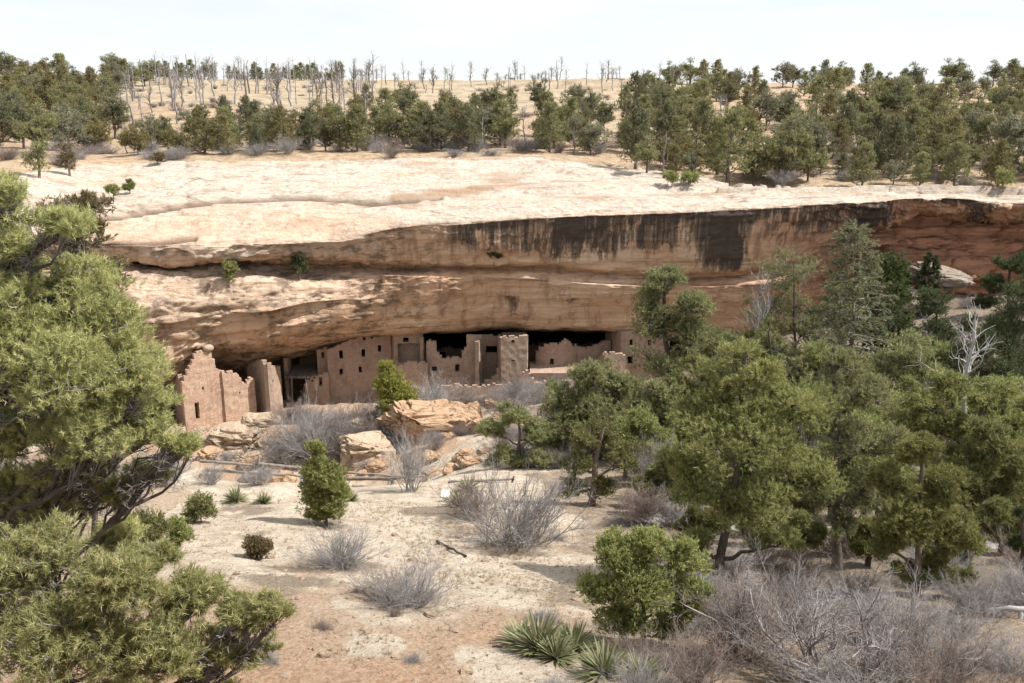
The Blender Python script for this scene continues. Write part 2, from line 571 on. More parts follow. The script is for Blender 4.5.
M_SIGN = mat_plain('white_sign_panel', (0.74, 0.74, 0.73), (0.80, 0.80, 0.79), 2.0, 0.4)
M_POST = mat_plain('grey_sign_post', (0.30, 0.29, 0.27), (0.42, 0.41, 0.39), 8.0)

# ------------------------------------------------------------------ canyon ground
NEAR = [(-30, -1.7), (2.0, -1.7), (4.0, -6.2), (8.0, -9.0), (12.0, -10.4)]
GC = {
    -300: [(690, 16), (610, 22), (545, 30), (502, 38), (480, 44), ('z-27', 54), ('z-31', 64), (462, 72), (425, 80), (418, 92)],
    100: [(690, 16), (613, 22), (540, 30), (502, 38), (480, 44), ('z-27', 54), ('z-31', 64), (462, 71), (424, 82), (418, 92)],
    200: [(683, 16), (600, 22), (530, 31), (502, 38), (482, 44), ('z-27', 54), ('z-31', 63), (462, 71), (420, 83), (412, 92)],
    350: [(683, 16), (600, 22), (526, 33), (502, 39), (484, 45), ('z-26', 54), ('z-29', 62), (460, 70), (410, 84), (401, 94)],
    500: [(683, 16), (612, 21), (545, 31), (506, 39), (485, 46), (458, 56), ('z-25.6', 68), (400, 82), (388, 94)],
    650: [(690, 16), (640, 20), (562, 30), (522, 37), (472, 50), (430, 62), (400, 76), (384, 92)],
    800: [(700, 16), (622, 22), (562, 32), (512, 42), (460, 54), (400, 70), (350, 84), (330, 96)],
    1024: [(690, 16), (612, 23), (552, 34), (502, 44), (430, 58), (360, 74), (310, 86), (296, 96)],
    1400: [(690, 16), (612, 23), (552, 34), (502, 44), (430, 58), (360, 74), (310, 86), (296, 96)],
}
GY = np.concatenate([np.linspace(-30, 0, 16)[:-1], np.linspace(0, 130, 521)])
gk = sorted(GC)
tab = []
for k in gk:
    pts = list(NEAR)
    for a, Y in GC[k]:
        pts.append((Y, float(a[1:]) if isinstance(a, str) else zpy(a, Y)))
    pts.append((131, pts[-1][1]))
    pts = np.array(pts)
    tab.append(pchip(pts[:, 0], pts[:, 1], GY))
GPX = np.arange(-1300, 2321, 20.0)
GZ = pchip(np.array(gk, float), np.array(tab), np.clip(GPX, gk[0], gk[-1])).T  # [Y, px]


def bil(X, Yg, T, px, y):
    i = np.clip((px - X[0]) / (X[1] - X[0]), 0, len(X) - 1.001)
    i0 = i.astype(int)
    fi = i - i0
    j = np.interp(y, Yg, np.arange(len(Yg)))
    j = np.clip(j, 0, len(Yg) - 1.001)
    j0 = j.astype(int)
    fj = j - j0
    return (T[j0, i0] * (1 - fi) + T[j0, i0 + 1] * fi) * (1 - fj) + (T[j0 + 1, i0] * (1 - fi) + T[j0 + 1, i0 + 1] * fi) * fj


def gnoise(x, y):
    p = np.stack([x, y, np.zeros_like(x)], -1)
    far = sstep(45, 75, y)
    a = 0.35 * fbm(p * 0.22, 4, 3) * (0.5 + 0.5 * sstep(8, 20, y)) + 0.07 * fbm(p * 1.5, 3, 9)
    return a + far * (0.35 * fbm(p * 0.16, 5, 21) + 0.5 * np.abs(fbm(p * 0.4, 4, 23)) + 0.25 * fbm(p * 1.1, 4, 25))


def gz(x, y):
    x = np.asarray(x, float)
    y = np.asarray(y, float)
    z = np.full(np.broadcast(x, y).shape, -12.0)
    x = np.broadcast_to(x, z.shape)
    y = np.broadcast_to(y, z.shape)
    for _ in range(5):
        d = np.maximum(y * CT - z * ST, 8.0)
        z = bil(GPX, GY, GZ, 512 + F * x / d, y)
    return z + gnoise(x, y)


def gp(px, Y):
    """ground point seen in column px at depth Y"""
    x = 0.0
    z = -12.0
    for _ in range(8):
        d = max(Y * CT - z * ST, 8.0)
        x = (px - 512) / F * d
        z = float(gz(np.array(x), np.array(float(Y))))
    return np.array([x, Y, z])


def build_ground():
    px = np.concatenate([np.arange(-1200, -120, 30), np.arange(-120, 1150, 3.5), np.arange(1150, 2221, 30)])
    Y = np.concatenate([np.linspace(-28, 1, 12), np.geomspace(2, 110, 560)])
    PX, YY = np.meshgrid(px, Y)
    z = np.full(PX.shape, -12.0)
    for _ in range(5):
        d = np.maximum(YY * CT - z * ST, 8.0)
        z = bil(GPX, GY, GZ, PX, YY)
    x = (PX - 512) / F * d
    z = z + gnoise(x, YY)
    v = np.stack([x, YY, z], -1)
    ppx, ppy = proj(v)
    p2 = np.stack([x, YY, 0 * x], -1)
    wob = fbm(p2 * 0.35, 5, 31)
    # pale bare rock in the clearing, red gravel nearest the camera, litter under the brush
    rock = 1.15 * sstep(672, 600, ppy + 100 * wob) * sstep(150, 215, ppx + 60 * wob) * sstep(640, 520, ppx - 0.5 * (ppy - 540) + 60 * wob)
    rock = np.maximum(rock, 0.75 * sstep(560, 620, ppx) * sstep(0.0, 0.35, fbm(p2 * 0.12, 3, 77)))
    rock = np.where(YY > 60, 0.45 + 0.6 * wob, rock)
    red0 = 0.7 * sstep(58, 64, YY) * sstep(560, 480, ppx)
    red = np.maximum(sstep(612, 690, ppy + 80 * wob), red0)
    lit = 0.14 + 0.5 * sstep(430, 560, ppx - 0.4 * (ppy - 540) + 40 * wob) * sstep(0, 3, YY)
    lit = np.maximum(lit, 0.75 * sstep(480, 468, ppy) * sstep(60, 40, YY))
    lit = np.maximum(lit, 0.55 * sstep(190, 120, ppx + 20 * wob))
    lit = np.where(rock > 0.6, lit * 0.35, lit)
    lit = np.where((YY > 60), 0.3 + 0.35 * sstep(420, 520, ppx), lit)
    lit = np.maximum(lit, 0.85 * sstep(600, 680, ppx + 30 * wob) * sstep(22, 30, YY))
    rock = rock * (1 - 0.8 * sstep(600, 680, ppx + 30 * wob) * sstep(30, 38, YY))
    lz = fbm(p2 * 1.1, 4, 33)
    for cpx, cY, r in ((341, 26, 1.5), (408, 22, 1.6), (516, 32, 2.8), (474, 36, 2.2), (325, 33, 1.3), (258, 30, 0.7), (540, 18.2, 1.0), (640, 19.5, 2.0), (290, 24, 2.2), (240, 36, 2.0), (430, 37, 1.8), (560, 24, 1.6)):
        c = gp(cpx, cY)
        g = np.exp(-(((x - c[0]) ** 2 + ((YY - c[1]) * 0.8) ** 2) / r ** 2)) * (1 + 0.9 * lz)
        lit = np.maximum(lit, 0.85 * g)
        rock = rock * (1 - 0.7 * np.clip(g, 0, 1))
    b = MB()
    b.add(v, grid_quads(*PX.shape), rock=np.clip(rock, 0, 1.2).ravel(), red=red.ravel(), litter=np.clip(lit, 0, 1).ravel(),
          dark=np.zeros(PX.size))
    tag(link('ground', b.mesh('ground', M_GROUND)), 'dry rocky canyon ground, pale bare rock and reddish soil', 'ground', kind='structure')


build_ground()

# ------------------------------------------------------------------ mesa top
MC = {
    -300: [(178, 96), (152, 122), (120, 165), (96, 225), (74, 290)],
    0: [(178, 98), (155, 122), (125, 160), (98, 215), (72, 280)],
    100: [(168, 114), (158, 134), (115, 175), (92, 230), (77, 290)],
    200: [(164, 117), (147, 135), (112, 178), (94, 230), (80, 300)],
    350: [(163, 117), (146, 138), (115, 178), (98, 230), (81, 300)],
    500: [(160, 119), (146, 140), (116, 178), (98, 230), (81, 300)],
    630: [(160, 119), (148, 138), (118, 172), (97, 230), (80, 300)],
    720: [(184, 108), (166, 126), (130, 166), (105, 225), (85, 295)],
    1024: [(187, 108), (166, 126), (130, 166), (105, 225), (85, 295)],
    1400: [(187, 108), (166, 126), (130, 166), (105, 225), (85, 295)],
}
mk = sorted(MC)
MY = np.concatenate([np.linspace(60, 400, 341), np.geomspace(405, 3000, 40)])
tab = []
MEDGE = []
for k in mk:
    pts = np.array([(Y, zpy(a, Y)) for a, Y in MC[k]])
    s0 = (pts[1, 1] - pts[0, 1]) / (pts[1, 0] - pts[0, 0])
    pts = np.vstack([[(60, pts[0, 1] - (pts[0, 0] - 60) * s0)], pts, [(360, pts[-1, 1] + 0.4), (3001, pts[-1, 1] - 40)]])
    tab.append(pchip(pts[:, 0], pts[:, 1], MY))
    MEDGE.append(MC[k][0][1])
MPX = np.arange(-1300, 2321, 20.0)
MZ = pchip(np.array(mk, float), np.array(tab), np.clip(MPX, mk[0], mk[-1])).T
medge = pchip(np.array(mk, float), np.array(MEDGE, float), np.clip(MPX, mk[0], mk[-1]))


def mpx(x, y):
    z = np.full(np.shape(x), -5.0)
    for _ in range(3):
        d = y * CT - z * ST
        px = 512 + F * x / d
        z = bil(MPX, MY, MZ, px, y)
    return px, z


def mz(x, y):
    x = np.asarray(x, float)
    y = np.asarray(y, float)
    px, z = mpx(x, y)
    p = np.stack([x, y, 0 * x], -1)
    return z + 0.9 * fbm(p * 0.05, 5, 41) + 0.16 * fbm(p * 0.5, 3, 43)


def mp3(px, Y):
    z = -5.0
    for _ in range(6):
        d = Y * CT - z * ST
        x = (px - 512) / F * d
        z = float(mz(np.array(x), np.array(float(Y))))
    return np.array([x, Y, z])


def build_mesa():
    px = np.concatenate([np.arange(-1250, -150, 25), np.arange(-150, 1180, 5.0), np.arange(1180, 2280, 25)])
    e0 = np.interp(px, MPX, medge) - 7.5
    tt = np.linspace(0, 1, 300)[:, None] ** 1.15
    YY = np.concatenate([e0[None] * (420.0 / e0[None]) ** tt, np.repeat(np.geomspace(430, 2900, 30)[:, None], len(px), 1)])
    PX = np.broadcast_to(px[None], YY.shape)
    z = np.full(PX.shape, -5.0)
    for _ in range(4):
        d = YY * CT - z * ST
        z = bil(MPX, MY, MZ, PX, YY)
    x = (PX - 512) / F * d
    z = mz(x, YY)
    p = np.stack([x, YY, 0 * x], -1)
    ed = np.interp(PX, MPX, medge) + 5.0 * fbm(p * 0.07, 4, 51)
    z = z - 1.6 * sstep(1.5, -2.5, YY - ed) + 0.25 * sstep(0, 5, YY - ed)
    soil = np.clip(sstep(205, 165, YY) * 0.9 + 0.5 * fbm(p * 0.05, 4, 61) * 1.2, 0, 1)
    soil = np.where((PX > 690) | (PX < 120), np.maximum(soil, 0.8), soil)
    b = MB()
    b.add(np.stack([x, YY, z], -1), grid_quads(*PX.shape), soil=soil.ravel())
    tag(link('mesa_terrain', b.mesh('mesa_terrain', M_MESA)), 'flat mesa top of dry grass and soil rising to the skyline', 'mesa', kind='structure')


build_mesa()

# ------------------------------------------------------------------ cliff with its alcove
#        M (slickrock)  R (rim)     U            I            L            G            K (lip)      C            W
CC = {
    -300: [(200, 86), (226, 72), (262, 73), (267, 75), (283, 71), (318, 69), (370, 71.5), (384, 76), (392, 79)],
    0: [(200, 88), (232, 76), (262, 77), (267, 79), (283, 75), (318, 73), (372, 75.5), (385, 79), (392, 82)],
    100: [(197, 95), (244, 81), (262, 82), (266, 83), (283, 80), (322, 78.3), (378, 78.8), (388, 84), (396, 86)],
    170: [(196, 97), (246, 82.5), (263, 83.5), (267, 85.4), (283, 82.2), (322, 80.4), (372, 80.8), (382, 87), (390, 91)],
    205: [(196, 97.5), (246, 83.2), (262, 84.2), (266, 86.3), (282, 83.2), (316, 81.6), (346, 82.0), (373, 89), (383, 93)],
    250: [(196, 98), (245, 84), (262, 85), (266, 87.4), (280, 84.2), (312, 82.5), (340, 83.0), (366, 92), (377, 97)],
    330: [(195, 99), (242, 86), (260, 87), (264, 89.2), (274, 87), (300, 85.6), (323, 86.2), (349, 93.5), (357, 98)],
    400: [(194, 100), (228, 87.5), (262, 88.4), (266, 90), (275, 88.2), (298, 88.5), (329, 90.0), (336, 95), (342, 102)],
    500: [(192, 101), (221, 89), (264, 90.2), (268, 91.5), (278, 89.9), (300, 90.5), (326, 92.0), (331, 97), (338, 106)],
    600: [(191, 101), (215, 90), (266, 91.3), (272, 92.6), (283, 91.0), (304, 91.7), (329, 93.0), (333, 98), (340, 105)],
    680: [(191, 101), (212, 91), (270, 92.6), (277, 93.8), (286, 92.2), (306, 92.9), (333, 94.2), (338, 98), (345, 102)],
    760: [(190, 101), (208, 92), (268, 93.6), (274, 94.8), (285, 92.9), (306, 93.4), (330, 94.6), (336, 96.5), (342, 98)],
    850: [(189, 102), (203, 93), (238, 95), (243, 96.2), (252, 95.6), (268, 96), (292, 96.2), (306, 97), (322, 98)],
    930: [(189, 103), (198, 94), (211, 96), (215, 99), (235, 98), (255, 97.6), (274, 94.4), (300, 96), (322, 97)],
    1024: [(191, 103), (204, 95), (214, 97), (219, 99.6), (238, 98.8), (258, 98), (286, 97.6), (302, 98), (322, 98.6)],
    1400: [(191, 103), (204, 95), (214, 97), (219, 99.6), (238, 98.8), (258, 98), (286, 97.6), (302, 98), (322, 98.6)],
}


def cliff_grid():
    ck = sorted(CC)
    px = np.concatenate([np.arange(-300, -60, 6.0), np.arange(-60, 1090, 2.0), np.arange(1090, 1400, 6.0)])
    arr = np.array([CC[k] for k in ck], float)  # [k, 9, 2]
    A = pchip(np.array(ck, float), arr, px)      # [px, 9, 2]
    pts = np.zeros((len(px), 12, 3))
    for i in range(9):
        py, Y = A[:, i, 0], A[:, i, 1]
        cx, cy = (px - 512) / F, (341.5 - py) / F
        k = Y / (CT + cy * ST)
        pts[:, i + 2] = np.stack([k * cx, Y, k * (-ST + cy * CT)], -1)
    ed = np.interp(px, MPX, medge)
    for j, dy in ((0, 16.0), (1, 0.0)):
        Y = ed + dy
        z = bil(MPX, MY, MZ, px, Y)
        x = (px - 512) / F * (Y * CT - z * ST)
        z = mz(x, Y) - (0.9 if j == 0 else 0.1)
        pts[:, j] = np.stack([x, Y, z], -1)
    last = pts[:, 10].copy()
    last[:, 1] += 1.5
    last[:, 2] = gz(last[:, 0], last[:, 1]) - 2.5
    pts[:, 11] = last
    segs = [10, 34, 56, 46, 14, 18, 40, 32, 24, 16, 14]
    u = np.concatenate([np.linspace(i, i + 1, n, endpoint=False) for i, n in enumerate(segs)] + [[11.0]])
    V = pchip(np.arange(12.0), pts.transpose(1, 0, 2), u)  # [u, px, 3]
    return px, u, V


CPX, CU, CV = cliff_grid()


def polymask(ppx, ppy, line, width):
    d = np.full(ppx.shape, 1e9)
    for (x0, y0), (x1, y1) in zip(line[:-1], line[1:]):
        dx, dy = x1 - x0, y1 - y0
        t = np.clip(((ppx - x0) * dx + (ppy - y0) * dy) / (dx * dx + dy * dy), 0, 1)
        d = np.minimum(d, np.hypot(ppx - x0 - t * dx, ppy - y0 - t * dy))
    return d / width


def build_cliff():
    V = CV.copy()
    U = np.broadcast_to(CU[:, None], V.shape[:2])
    PX = np.broadcast_to(CPX[None], V.shape[:2])
    ppx, ppy = proj(V)
    du = np.gradient(V, axis=0)
    dx = np.gradient(V, axis=1)
    n = nrm(np.cross(dx, du))
    n = np.where((n[..., 1:2] > 0) & (n[..., 2:3] < 0), -n, n)
    slick = sstep(2.95, 2.5, U)
    wall = 1 - slick
    inner = sstep(8.2, 9.5, U)
    disp = wall * (0.65 * fbm(V * np.array([0.10, 0.10, 0.22]), 4, 101) + (0.14 + 0.3 * sstep(420, 300, PX) + 0.3 * sstep(770, 860, PX)) * fbm(V * np.array([0.06, 0.06, 1.1]), 4, 103)
                   + 0.22 * fbm(V * np.array([0.5, 0.5, 1.3]), 5, 105)) * (1 - 0.5 * inner)
    left = sstep(380, 240, PX) * sstep(2.8, 3.3, U)
    disp = disp + left * (0.38 * fbm(V * np.array([0.22, 0.22, 0.6]), 5, 107))
    right = sstep(770, 860, PX) * sstep(2.9, 3.2, U)
    disp = disp + right * (0.8 * fbm(V * np.array([0.22, 0.22, 0.9]), 5, 109))
    zs_ = V[..., 2] * 0.85 + 1.6 * fbm(V * np.array([0.05, 0.05, 0.05]), 4, 115) + 0.25 * fbm(V * 0.6, 3, 117)
    fz = zs_ - np.floor(zs_)
    led = sstep(0.0, 0.75, fz) - sstep(0.8, 1.0, fz)
    lw = vnoise(np.stack([np.floor(zs_) * 3.7, V[..., 0] * 0.08, V[..., 1] * 0 + 3.3], -1), 119) * 0.5 + 0.6
    disp = disp + wall * led * lw * (0.06 + 0.20 * np.clip(left, 0, 1) + 0.34 * np.clip(right, 0, 1)) * (1 - 0.6 * inner)
    rdg = 1 - np.abs(fbm(V * np.array([0.35, 0.35, 0.8]), 4, 121))
    disp = disp - wall * (0.10 + 0.10 * left + 0.4 * right) * sstep(0.88, 1.0, rdg)
    # stepped bedding on the slickrock
    st = fbm(V * np.array([0.04, 0.12, 0.0]), 5, 111) * 6.0
    fr = st - np.floor(st)
    step = (np.floor(st) + sstep(0.0, 0.14, fr) - 0.5) * 0.20
    disp = disp + slick * sstep(70, 150, PX) * (step + 0.15 * fbm(V * np.array([0.22, 0.5, 0.0]), 4, 113) - 0.13 * sstep(0.93, 1.0, 1 - np.abs(fbm(V * np.array([0.07, 0.30, 0.0]), 4, 114)))) * sstep(0.6, 1.2, U)
    crackd = np.minimum(polymask(ppx, ppy, [(85, 218), (150, 214), (230, 208), (310, 206), (380, 209), (440, 203)], 2.4),
                        polymask(ppx, ppy, [(110, 245), (160, 243), (195, 238)], 2.2))
    crk = np.exp(-(crackd ** 2)) * sstep(1.0, 1.3, U) * (1 - sstep(3.0, 3.2, U))
    disp = disp - 0.45 * crk
    V = V + n * disp[..., None]
    pv = V * np.array([0.3, 0.3, 0.3])
    wob = fbm(pv * 0.5, 4, 121)
    pale = sstep(3.12, 2.85, U + 0.15 * wob)
    lob = 0.6 * sstep(420, 300, PX + 50 * wob) * sstep(4.6, 5.4, U) * sstep(7.6, 6.6, U + 0.6 * wob)
    pale = pale * (1 - 0.55 * sstep(203, 226, ppy + 8 * wob) * sstep(470, 330, PX))
    pale = np.maximum(pale, 0.75 * lob)
    pale = np.maximum(pale, 0.6 * sstep(430, 330, PX + 40 * wob) * sstep(2.8, 3.0, U) * sstep(4.0, 3.4, U))
    top = sstep(2.98, 3.06, U)
    frac = (U - 3.0)
    varn = np.zeros(U.shape)
    fr_ = frac + 0.10 * wob + 0.20 * fbm(V * np.array([0.5, 0.5, 0.0]), 4, 151)
    for x0, x1, dep, am in ((440, 560, 0.7, 0.46), (455, 800, 0.22, 0.66), (505, 690, 0.75, 0.58), (545, 625, 0.9, 0.74), (694, 748, 1.1, 0.85), (760, 860, 0.7, 0.45), (840, 900, 1.2, 0.8), (900, 1010, 0.4, 0.55), (975, 995, 3.2, 0.85)):
        xx = PX + 14 * wob
        varn = np.maximum(varn, am * sstep(x0 - 30, x0 + 30, xx) * sstep(x1 + 22, x1 - 22, xx) * sstep(dep + 0.25, dep * 0.5, fr_))
    varn = varn * top
    varn = np.maximum(varn, 0.55 * sstep(6.6, 6.9, U) * sstep(8.0, 7.4, U) * sstep(0.1, 0.6, fbm(V * np.array([0.3, 0.3, 0.02]), 3, 131)) * (PX > 350) * (PX < 640))
    red = np.clip(sstep(760, 850, PX + 40 * wob) * sstep(3.0, 3.2, U) * 0.68 + sstep(90, 30, PX) * sstep(3, 3.3, U) * 0.8
                  + 0.35 * sstep(640, 700, PX) * sstep(4.5, 6, U), 0, 1)
    soot = np.clip(0.6 * crk + 0.97 * sstep(8.1, 9.0, U + 0.25 * wob) * sstep(300, 390, PX) * sstep(700, 640, PX) + 0.25 * sstep(8.4, 9.2, U) * (PX < 300) + 0.18 * sstep(4.0, 4.4, U) * sstep(5.0, 4.8, U) * (PX < 420), 0, 1)  # alcove smoke-blackening plus painted shade; also darkens cracks and the ledge slot
    dirt = np.maximum(np.exp(-polymask(ppx, ppy, [(392, 204), (430, 199), (480, 195), (545, 187), (572, 184)], 3.4 + 2.0 * wob) ** 2 * 1.2),
                      1.0 * crk) * sstep(1.0, 1.2, U)
    dirt = np.clip(np.maximum(dirt, 0.75 * sstep(0.36, 0.55, fbm(V * np.array([0.10, 0.25, 0.0]), 5, 141)) * slick), 0, 1)
    crust = np.clip(0.9 * sstep(2.8, 3.1, U) * sstep(500, 380, PX) + 0.3 * slick + 0.4 * right, 0, 1)
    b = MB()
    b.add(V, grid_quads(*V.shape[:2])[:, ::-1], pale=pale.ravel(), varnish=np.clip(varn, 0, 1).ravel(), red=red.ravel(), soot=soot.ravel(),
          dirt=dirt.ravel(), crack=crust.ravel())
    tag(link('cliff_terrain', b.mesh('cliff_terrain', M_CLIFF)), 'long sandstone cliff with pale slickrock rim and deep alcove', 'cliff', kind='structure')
    return V


CVD = build_cliff()


def slick_point(px, py):
    """point of the slickrock/cliff sheet that shows at (px, py): nearest grid vertex above the rim or on the wall"""
    ppx, ppy = proj(CVD)
    d = (ppx - px) ** 2 + (ppy - py) ** 2 + 0.02 * CVD[..., 1]
    i = np.unravel_index(np.argmin(d), d.shape)
    return CVD[i].copy()


# ------------------------------------------------------------------ plant builders
def tubes(b, pl, rad, S=3, mat=0, **at):
    pl = np.asarray(pl, float)
    B, N, _ = pl.shape
    t = nrm(np.gradient(pl, axis=1))
    ref = np.where(np.abs(t[..., 2:3]) > 0.9, np.array([1.0, 0, 0]), np.array([0, 0, 1.0]))
    n = nrm(np.cross(t, ref))
    c = np.cross(t, n)
    a = np.arange(S) * 2 * math.pi / S
    v = pl[:, :, None, :] + np.asarray(rad)[..., None, None] * (np.cos(a)[:, None] * n[:, :, None, :] + np.sin(a)[:, None] * c[:, :, None, :])
    idx = np.arange(B * N * S).reshape(B, N, S)
    q = np.stack([idx[:, :-1], np.roll(idx, -1, 2)[:, :-1], np.roll(idx, -1, 2)[:, 1:], idx[:, 1:]], -1).reshape(-1, 4)
    b.add(v, q, mat=mat, **at)


def along(pl, t):
    """positions and tangents at t [B,n] (0..1) on polylines [B,N,3]"""
    B, N, _ = pl.shape
    s = np.clip(t, 0, 0.9999) * (N - 1)
    i = s.astype(int)
    f = (s - i)[..., None]
    bi = np.arange(B)[:, None]
    p0, p1 = pl[bi, i], pl[bi, i + 1]
    return p0 * (1 - f) + p1 * f, nrm(p1 - p0)


def sprout(rng, pl, rad, n, t0, t1, lo, hi, spread, up, N=4, curl=0.2, rs=0.6, tip=0.35, rmin=0.004):
    B = len(pl)
    t = rng.uniform(t0, t1, (B, n))
    p, tg = along(pl, t)
    d = nrm(tg + spread * rng.normal(size=p.shape) + np.array([0, 0, up]))
    p, d = p.reshape(-1, 3), d.reshape(-1, 3)
    rr = np.take_along_axis(rad, np.minimum((t * (pl.shape[1] - 1)).astype(int), pl.shape[1] - 1), 1).reshape(-1)
    L = rng.uniform(lo, hi, len(p)) * (1.15 - 0.55 * t.reshape(-1))
    out = [p]
    for k in range(N - 1):
        p = p + d * (L / (N - 1))[:, None]
        d = nrm(d + curl * rng.normal(size=d.shape) + np.array([0, 0, up * 0.15]))
        out.append(p)
    r0 = np.maximum(rr * rs, rmin)
    R = r0[:, None] * np.linspace(1, tip, N)[None]
    return np.stack(out, 1), R


def bez(a, b, c, N):
    t = np.linspace(0, 1, N)[None, :, None]
    return (1 - t) ** 2 * a[:, None] + 2 * t * (1 - t) * b[:, None] + t * t * c[:, None]


def leaves(b, rng, pos, dirs, K, length, width, spread, tint, mat=0, ax=0.0):
    M = len(pos)
    d = nrm(dirs[:, None] + spread * rng.normal(size=(M, K, 3)))
    s = nrm(np.cross(d, rng.normal(size=(M, K, 3))))
    L = length * rng.uniform(0.55, 1.25, (M, K, 1))
    wd = width * rng.uniform(0.7, 1.3, (M, K, 1)) * 0.5
    p = pos[:, None] + d * L * rng.uniform(-0.15, 0.25, (M, K, 1)) + ax * dirs[:, None] * rng.uniform(-0.5, 0.5, (M, K, 1))
    v = np.stack([p - s * wd, p + s * wd, p + d * L], 2)
    tt = np.clip(np.repeat((tint[:, None] + 0.16 * rng.normal(size=(M, K)))[..., None], 3, 2), 0, 1)
    b.add(v, None, np.arange(M * K * 3).reshape(-1, 3), mat=mat, tint=tt.ravel())


def ball(rng, n, power=0.45):
    u = nrm(rng.normal(size=(n, 3)))
    return u * (rng.uniform(0, 1, (n, 1)) ** power)


def tree_meshes(rng, trunk, tr, clumps, n1, m, leaf, bark, mleaf, near=False, tipr=0.006, bare=0, dead_bark=None):
    """trunk [N,3] polyline, tr radius at base, clumps [(x,y,z,r,rz)] ; returns (trunk mesh, crown mesh)"""
    tb, cb = MB(), MB()
    N = len(trunk)
    pl = np.asarray(trunk, float)[None]
    rad = (tr * np.linspace(1.0, 0.28, N) ** 0.8)[None]
    rad[:, 0] *= 1.35
    tubes(tb, pl, rad, 8)
    cl = np.asarray(clumps, float)
    c = cl[:, :3]
    z0, z1 = trunk[0][2], trunk[-1][2]
    hd = np.hypot(c[:, 0] - trunk[0][0], c[:, 1] - trunk[0][1])
    t = np.clip((c[:, 2] - z0 - 0.45 * hd) / max(z1 - z0, 0.1), 0.10, 0.97)
    a, tg = along(np.repeat(pl, len(c), 0), t[:, None])
    a = a[:, 0]
    mid = a * 0.5 + c * 0.5 + np.stack([0 * hd, 0 * hd, -0.16 * np.linalg.norm(c - a, axis=1)], -1) + 0.10 * np.linalg.norm(c - a, axis=1)[:, None] * rng.normal(size=c.shape)
    if cl.shape[1] > 5:
        # clumps of one bough share a main limb
        for g in np.unique(cl[:, 5]):
            k = np.where(cl[:, 5] == g)[0]
            gc = c[k].mean(0)
            hg = math.hypot(gc[0] - trunk[0][0], gc[1] - trunk[0][1])
            tg_ = np.clip((gc[2] - z0 - 0.5 * hg) / max(z1 - z0, 0.1), 0.08, 0.95)
            p0, _ = along(pl, np.array([[tg_]]))
            p0 = p0[0]
            ln = np.linalg.norm(gc - p0[0])
            m1 = (p0 * 0.55 + gc * 0.45) + np.array([0, 0, -0.14 * ln]) + 0.12 * ln * rng.normal(size=3)
            ml_ = bez(p0, m1, gc[None], 10)
            ml_[:, 1:-1] += 0.022 * ln * rng.normal(size=ml_[:, 1:-1].shape)
            R = (tr * (0.55 - 0.3 * tg_)) * np.linspace(1, 0.35, 10)[None]
            tubes(tb, ml_, R, 6)
            q, _ = along(np.repeat(ml_, len(k), 0), rng.uniform(0.5, 0.98, (len(k), 1)))
            a[k] = q[:, 0]
        mid = a * 0.5 + c * 0.5 + 0.14 * np.linalg.norm(c - a, axis=1)[:, None] * rng.normal(size=c.shape)
        t = np.full(len(c), 0.9)
    limb = bez(a, mid, c, 7)
    limb[:, 1:-1] += 0.025 * np.linalg.norm(c - a, axis=1)[:, None, None] * rng.normal(size=limb[:, 1:-1].shape)
    lr = (tr * (0.42 - 0.2 * t))[:, None] * np.linspace(1, 0.3, 7)[None]
    tubes(tb, limb, lr, 5)
    # twigs out to the clump's surface
    nc = len(c)
    off = ball(rng, nc * n1, 0.36).reshape(nc, n1, 3)
    off[..., 2] = np.abs(off[..., 2]) * np.where(rng.uniform(size=off.shape[:2]) < 0.80, 1, -0.6)
    end = c[:, None] + off * np.stack([cl[:, 3], cl[:, 3], cl[:, 4]], -1)[:, None]
    st, _ = along(limb, rng.uniform(0.45, 1.0, (nc, n1)))
    md = st * 0.5 + end * 0.5 + 0.08 * cl[:, 3][:, None, None] * rng.normal(size=end.shape)
    md[..., 2] -= 0.08 * cl[:, 3][:, None]
    tw = bez(st.reshape(-1, 3), md.reshape(-1, 3), end.reshape(-1, 3), 5)
    keep = slice(None) if near else slice(0, None, 2)
    tubes(tb, tw[keep], np.full((len(tw[keep]), 1), tipr * 2.2) * np.linspace(1, 0.4, 5)[None], 3, mat=1 if (near and dead_bark) else 0)
    if bare:
        bt, br = sprout(rng, limb, lr, bare, 0.25, 0.85, 0.5 * cl[:, 3].mean(), 1.1 * cl[:, 3].mean(), 0.9, 0.0, 5, 0.25, 0.25, 0.3, tipr * 1.3)
        bt2, br2 = sprout(rng, bt, br, 4, 0.3, 0.95, 0.25 * cl[:, 3].mean(), 0.55 * cl[:, 3].mean(), 0.8, 0.0, 4, 0.25, 0.6, 0.4, tipr)
        mi = 1 if dead_bark else 0
        tubes(tb, bt, br, 4, mat=mi)
        tubes(tb, bt2, br2, 3, mat=mi)
    # leaf tufts
    cc = np.repeat(c, n1, 0)
    rr = np.repeat(cl[:, 3], n1)
    ee = end.reshape(-1, 3)
    ct = np.repeat(rng.uniform(-0.14, 0.14, nc), n1) + rng.uniform(-0.12, 0.12, nc * n1)
    pos = np.repeat(ee, m, 0) + 0.20 * np.repeat(rr, m)[:, None] * rng.normal(size=(len(ee) * m, 3)) * np.array([1, 1, 0.7])
    od = nrm(nrm(np.repeat(ee - cc, m, 0)) + np.array([0, 0, 0.75]) + 0.45 * rng.normal(size=pos.shape))
    tint = 0.46 + np.repeat(ct, m) + 0.17 * rng.normal(size=len(pos))
    leaves(cb, rng, pos, od, leaf[0], leaf[1], leaf[2], leaf[3], tint, ax=leaf[4] if len(leaf) > 4 else leaf[1])
    mats = [bark] + ([dead_bark] if dead_bark else [])
    return tb.mesh('trunk', mats), cb.mesh('crown', mleaf, smooth=False)


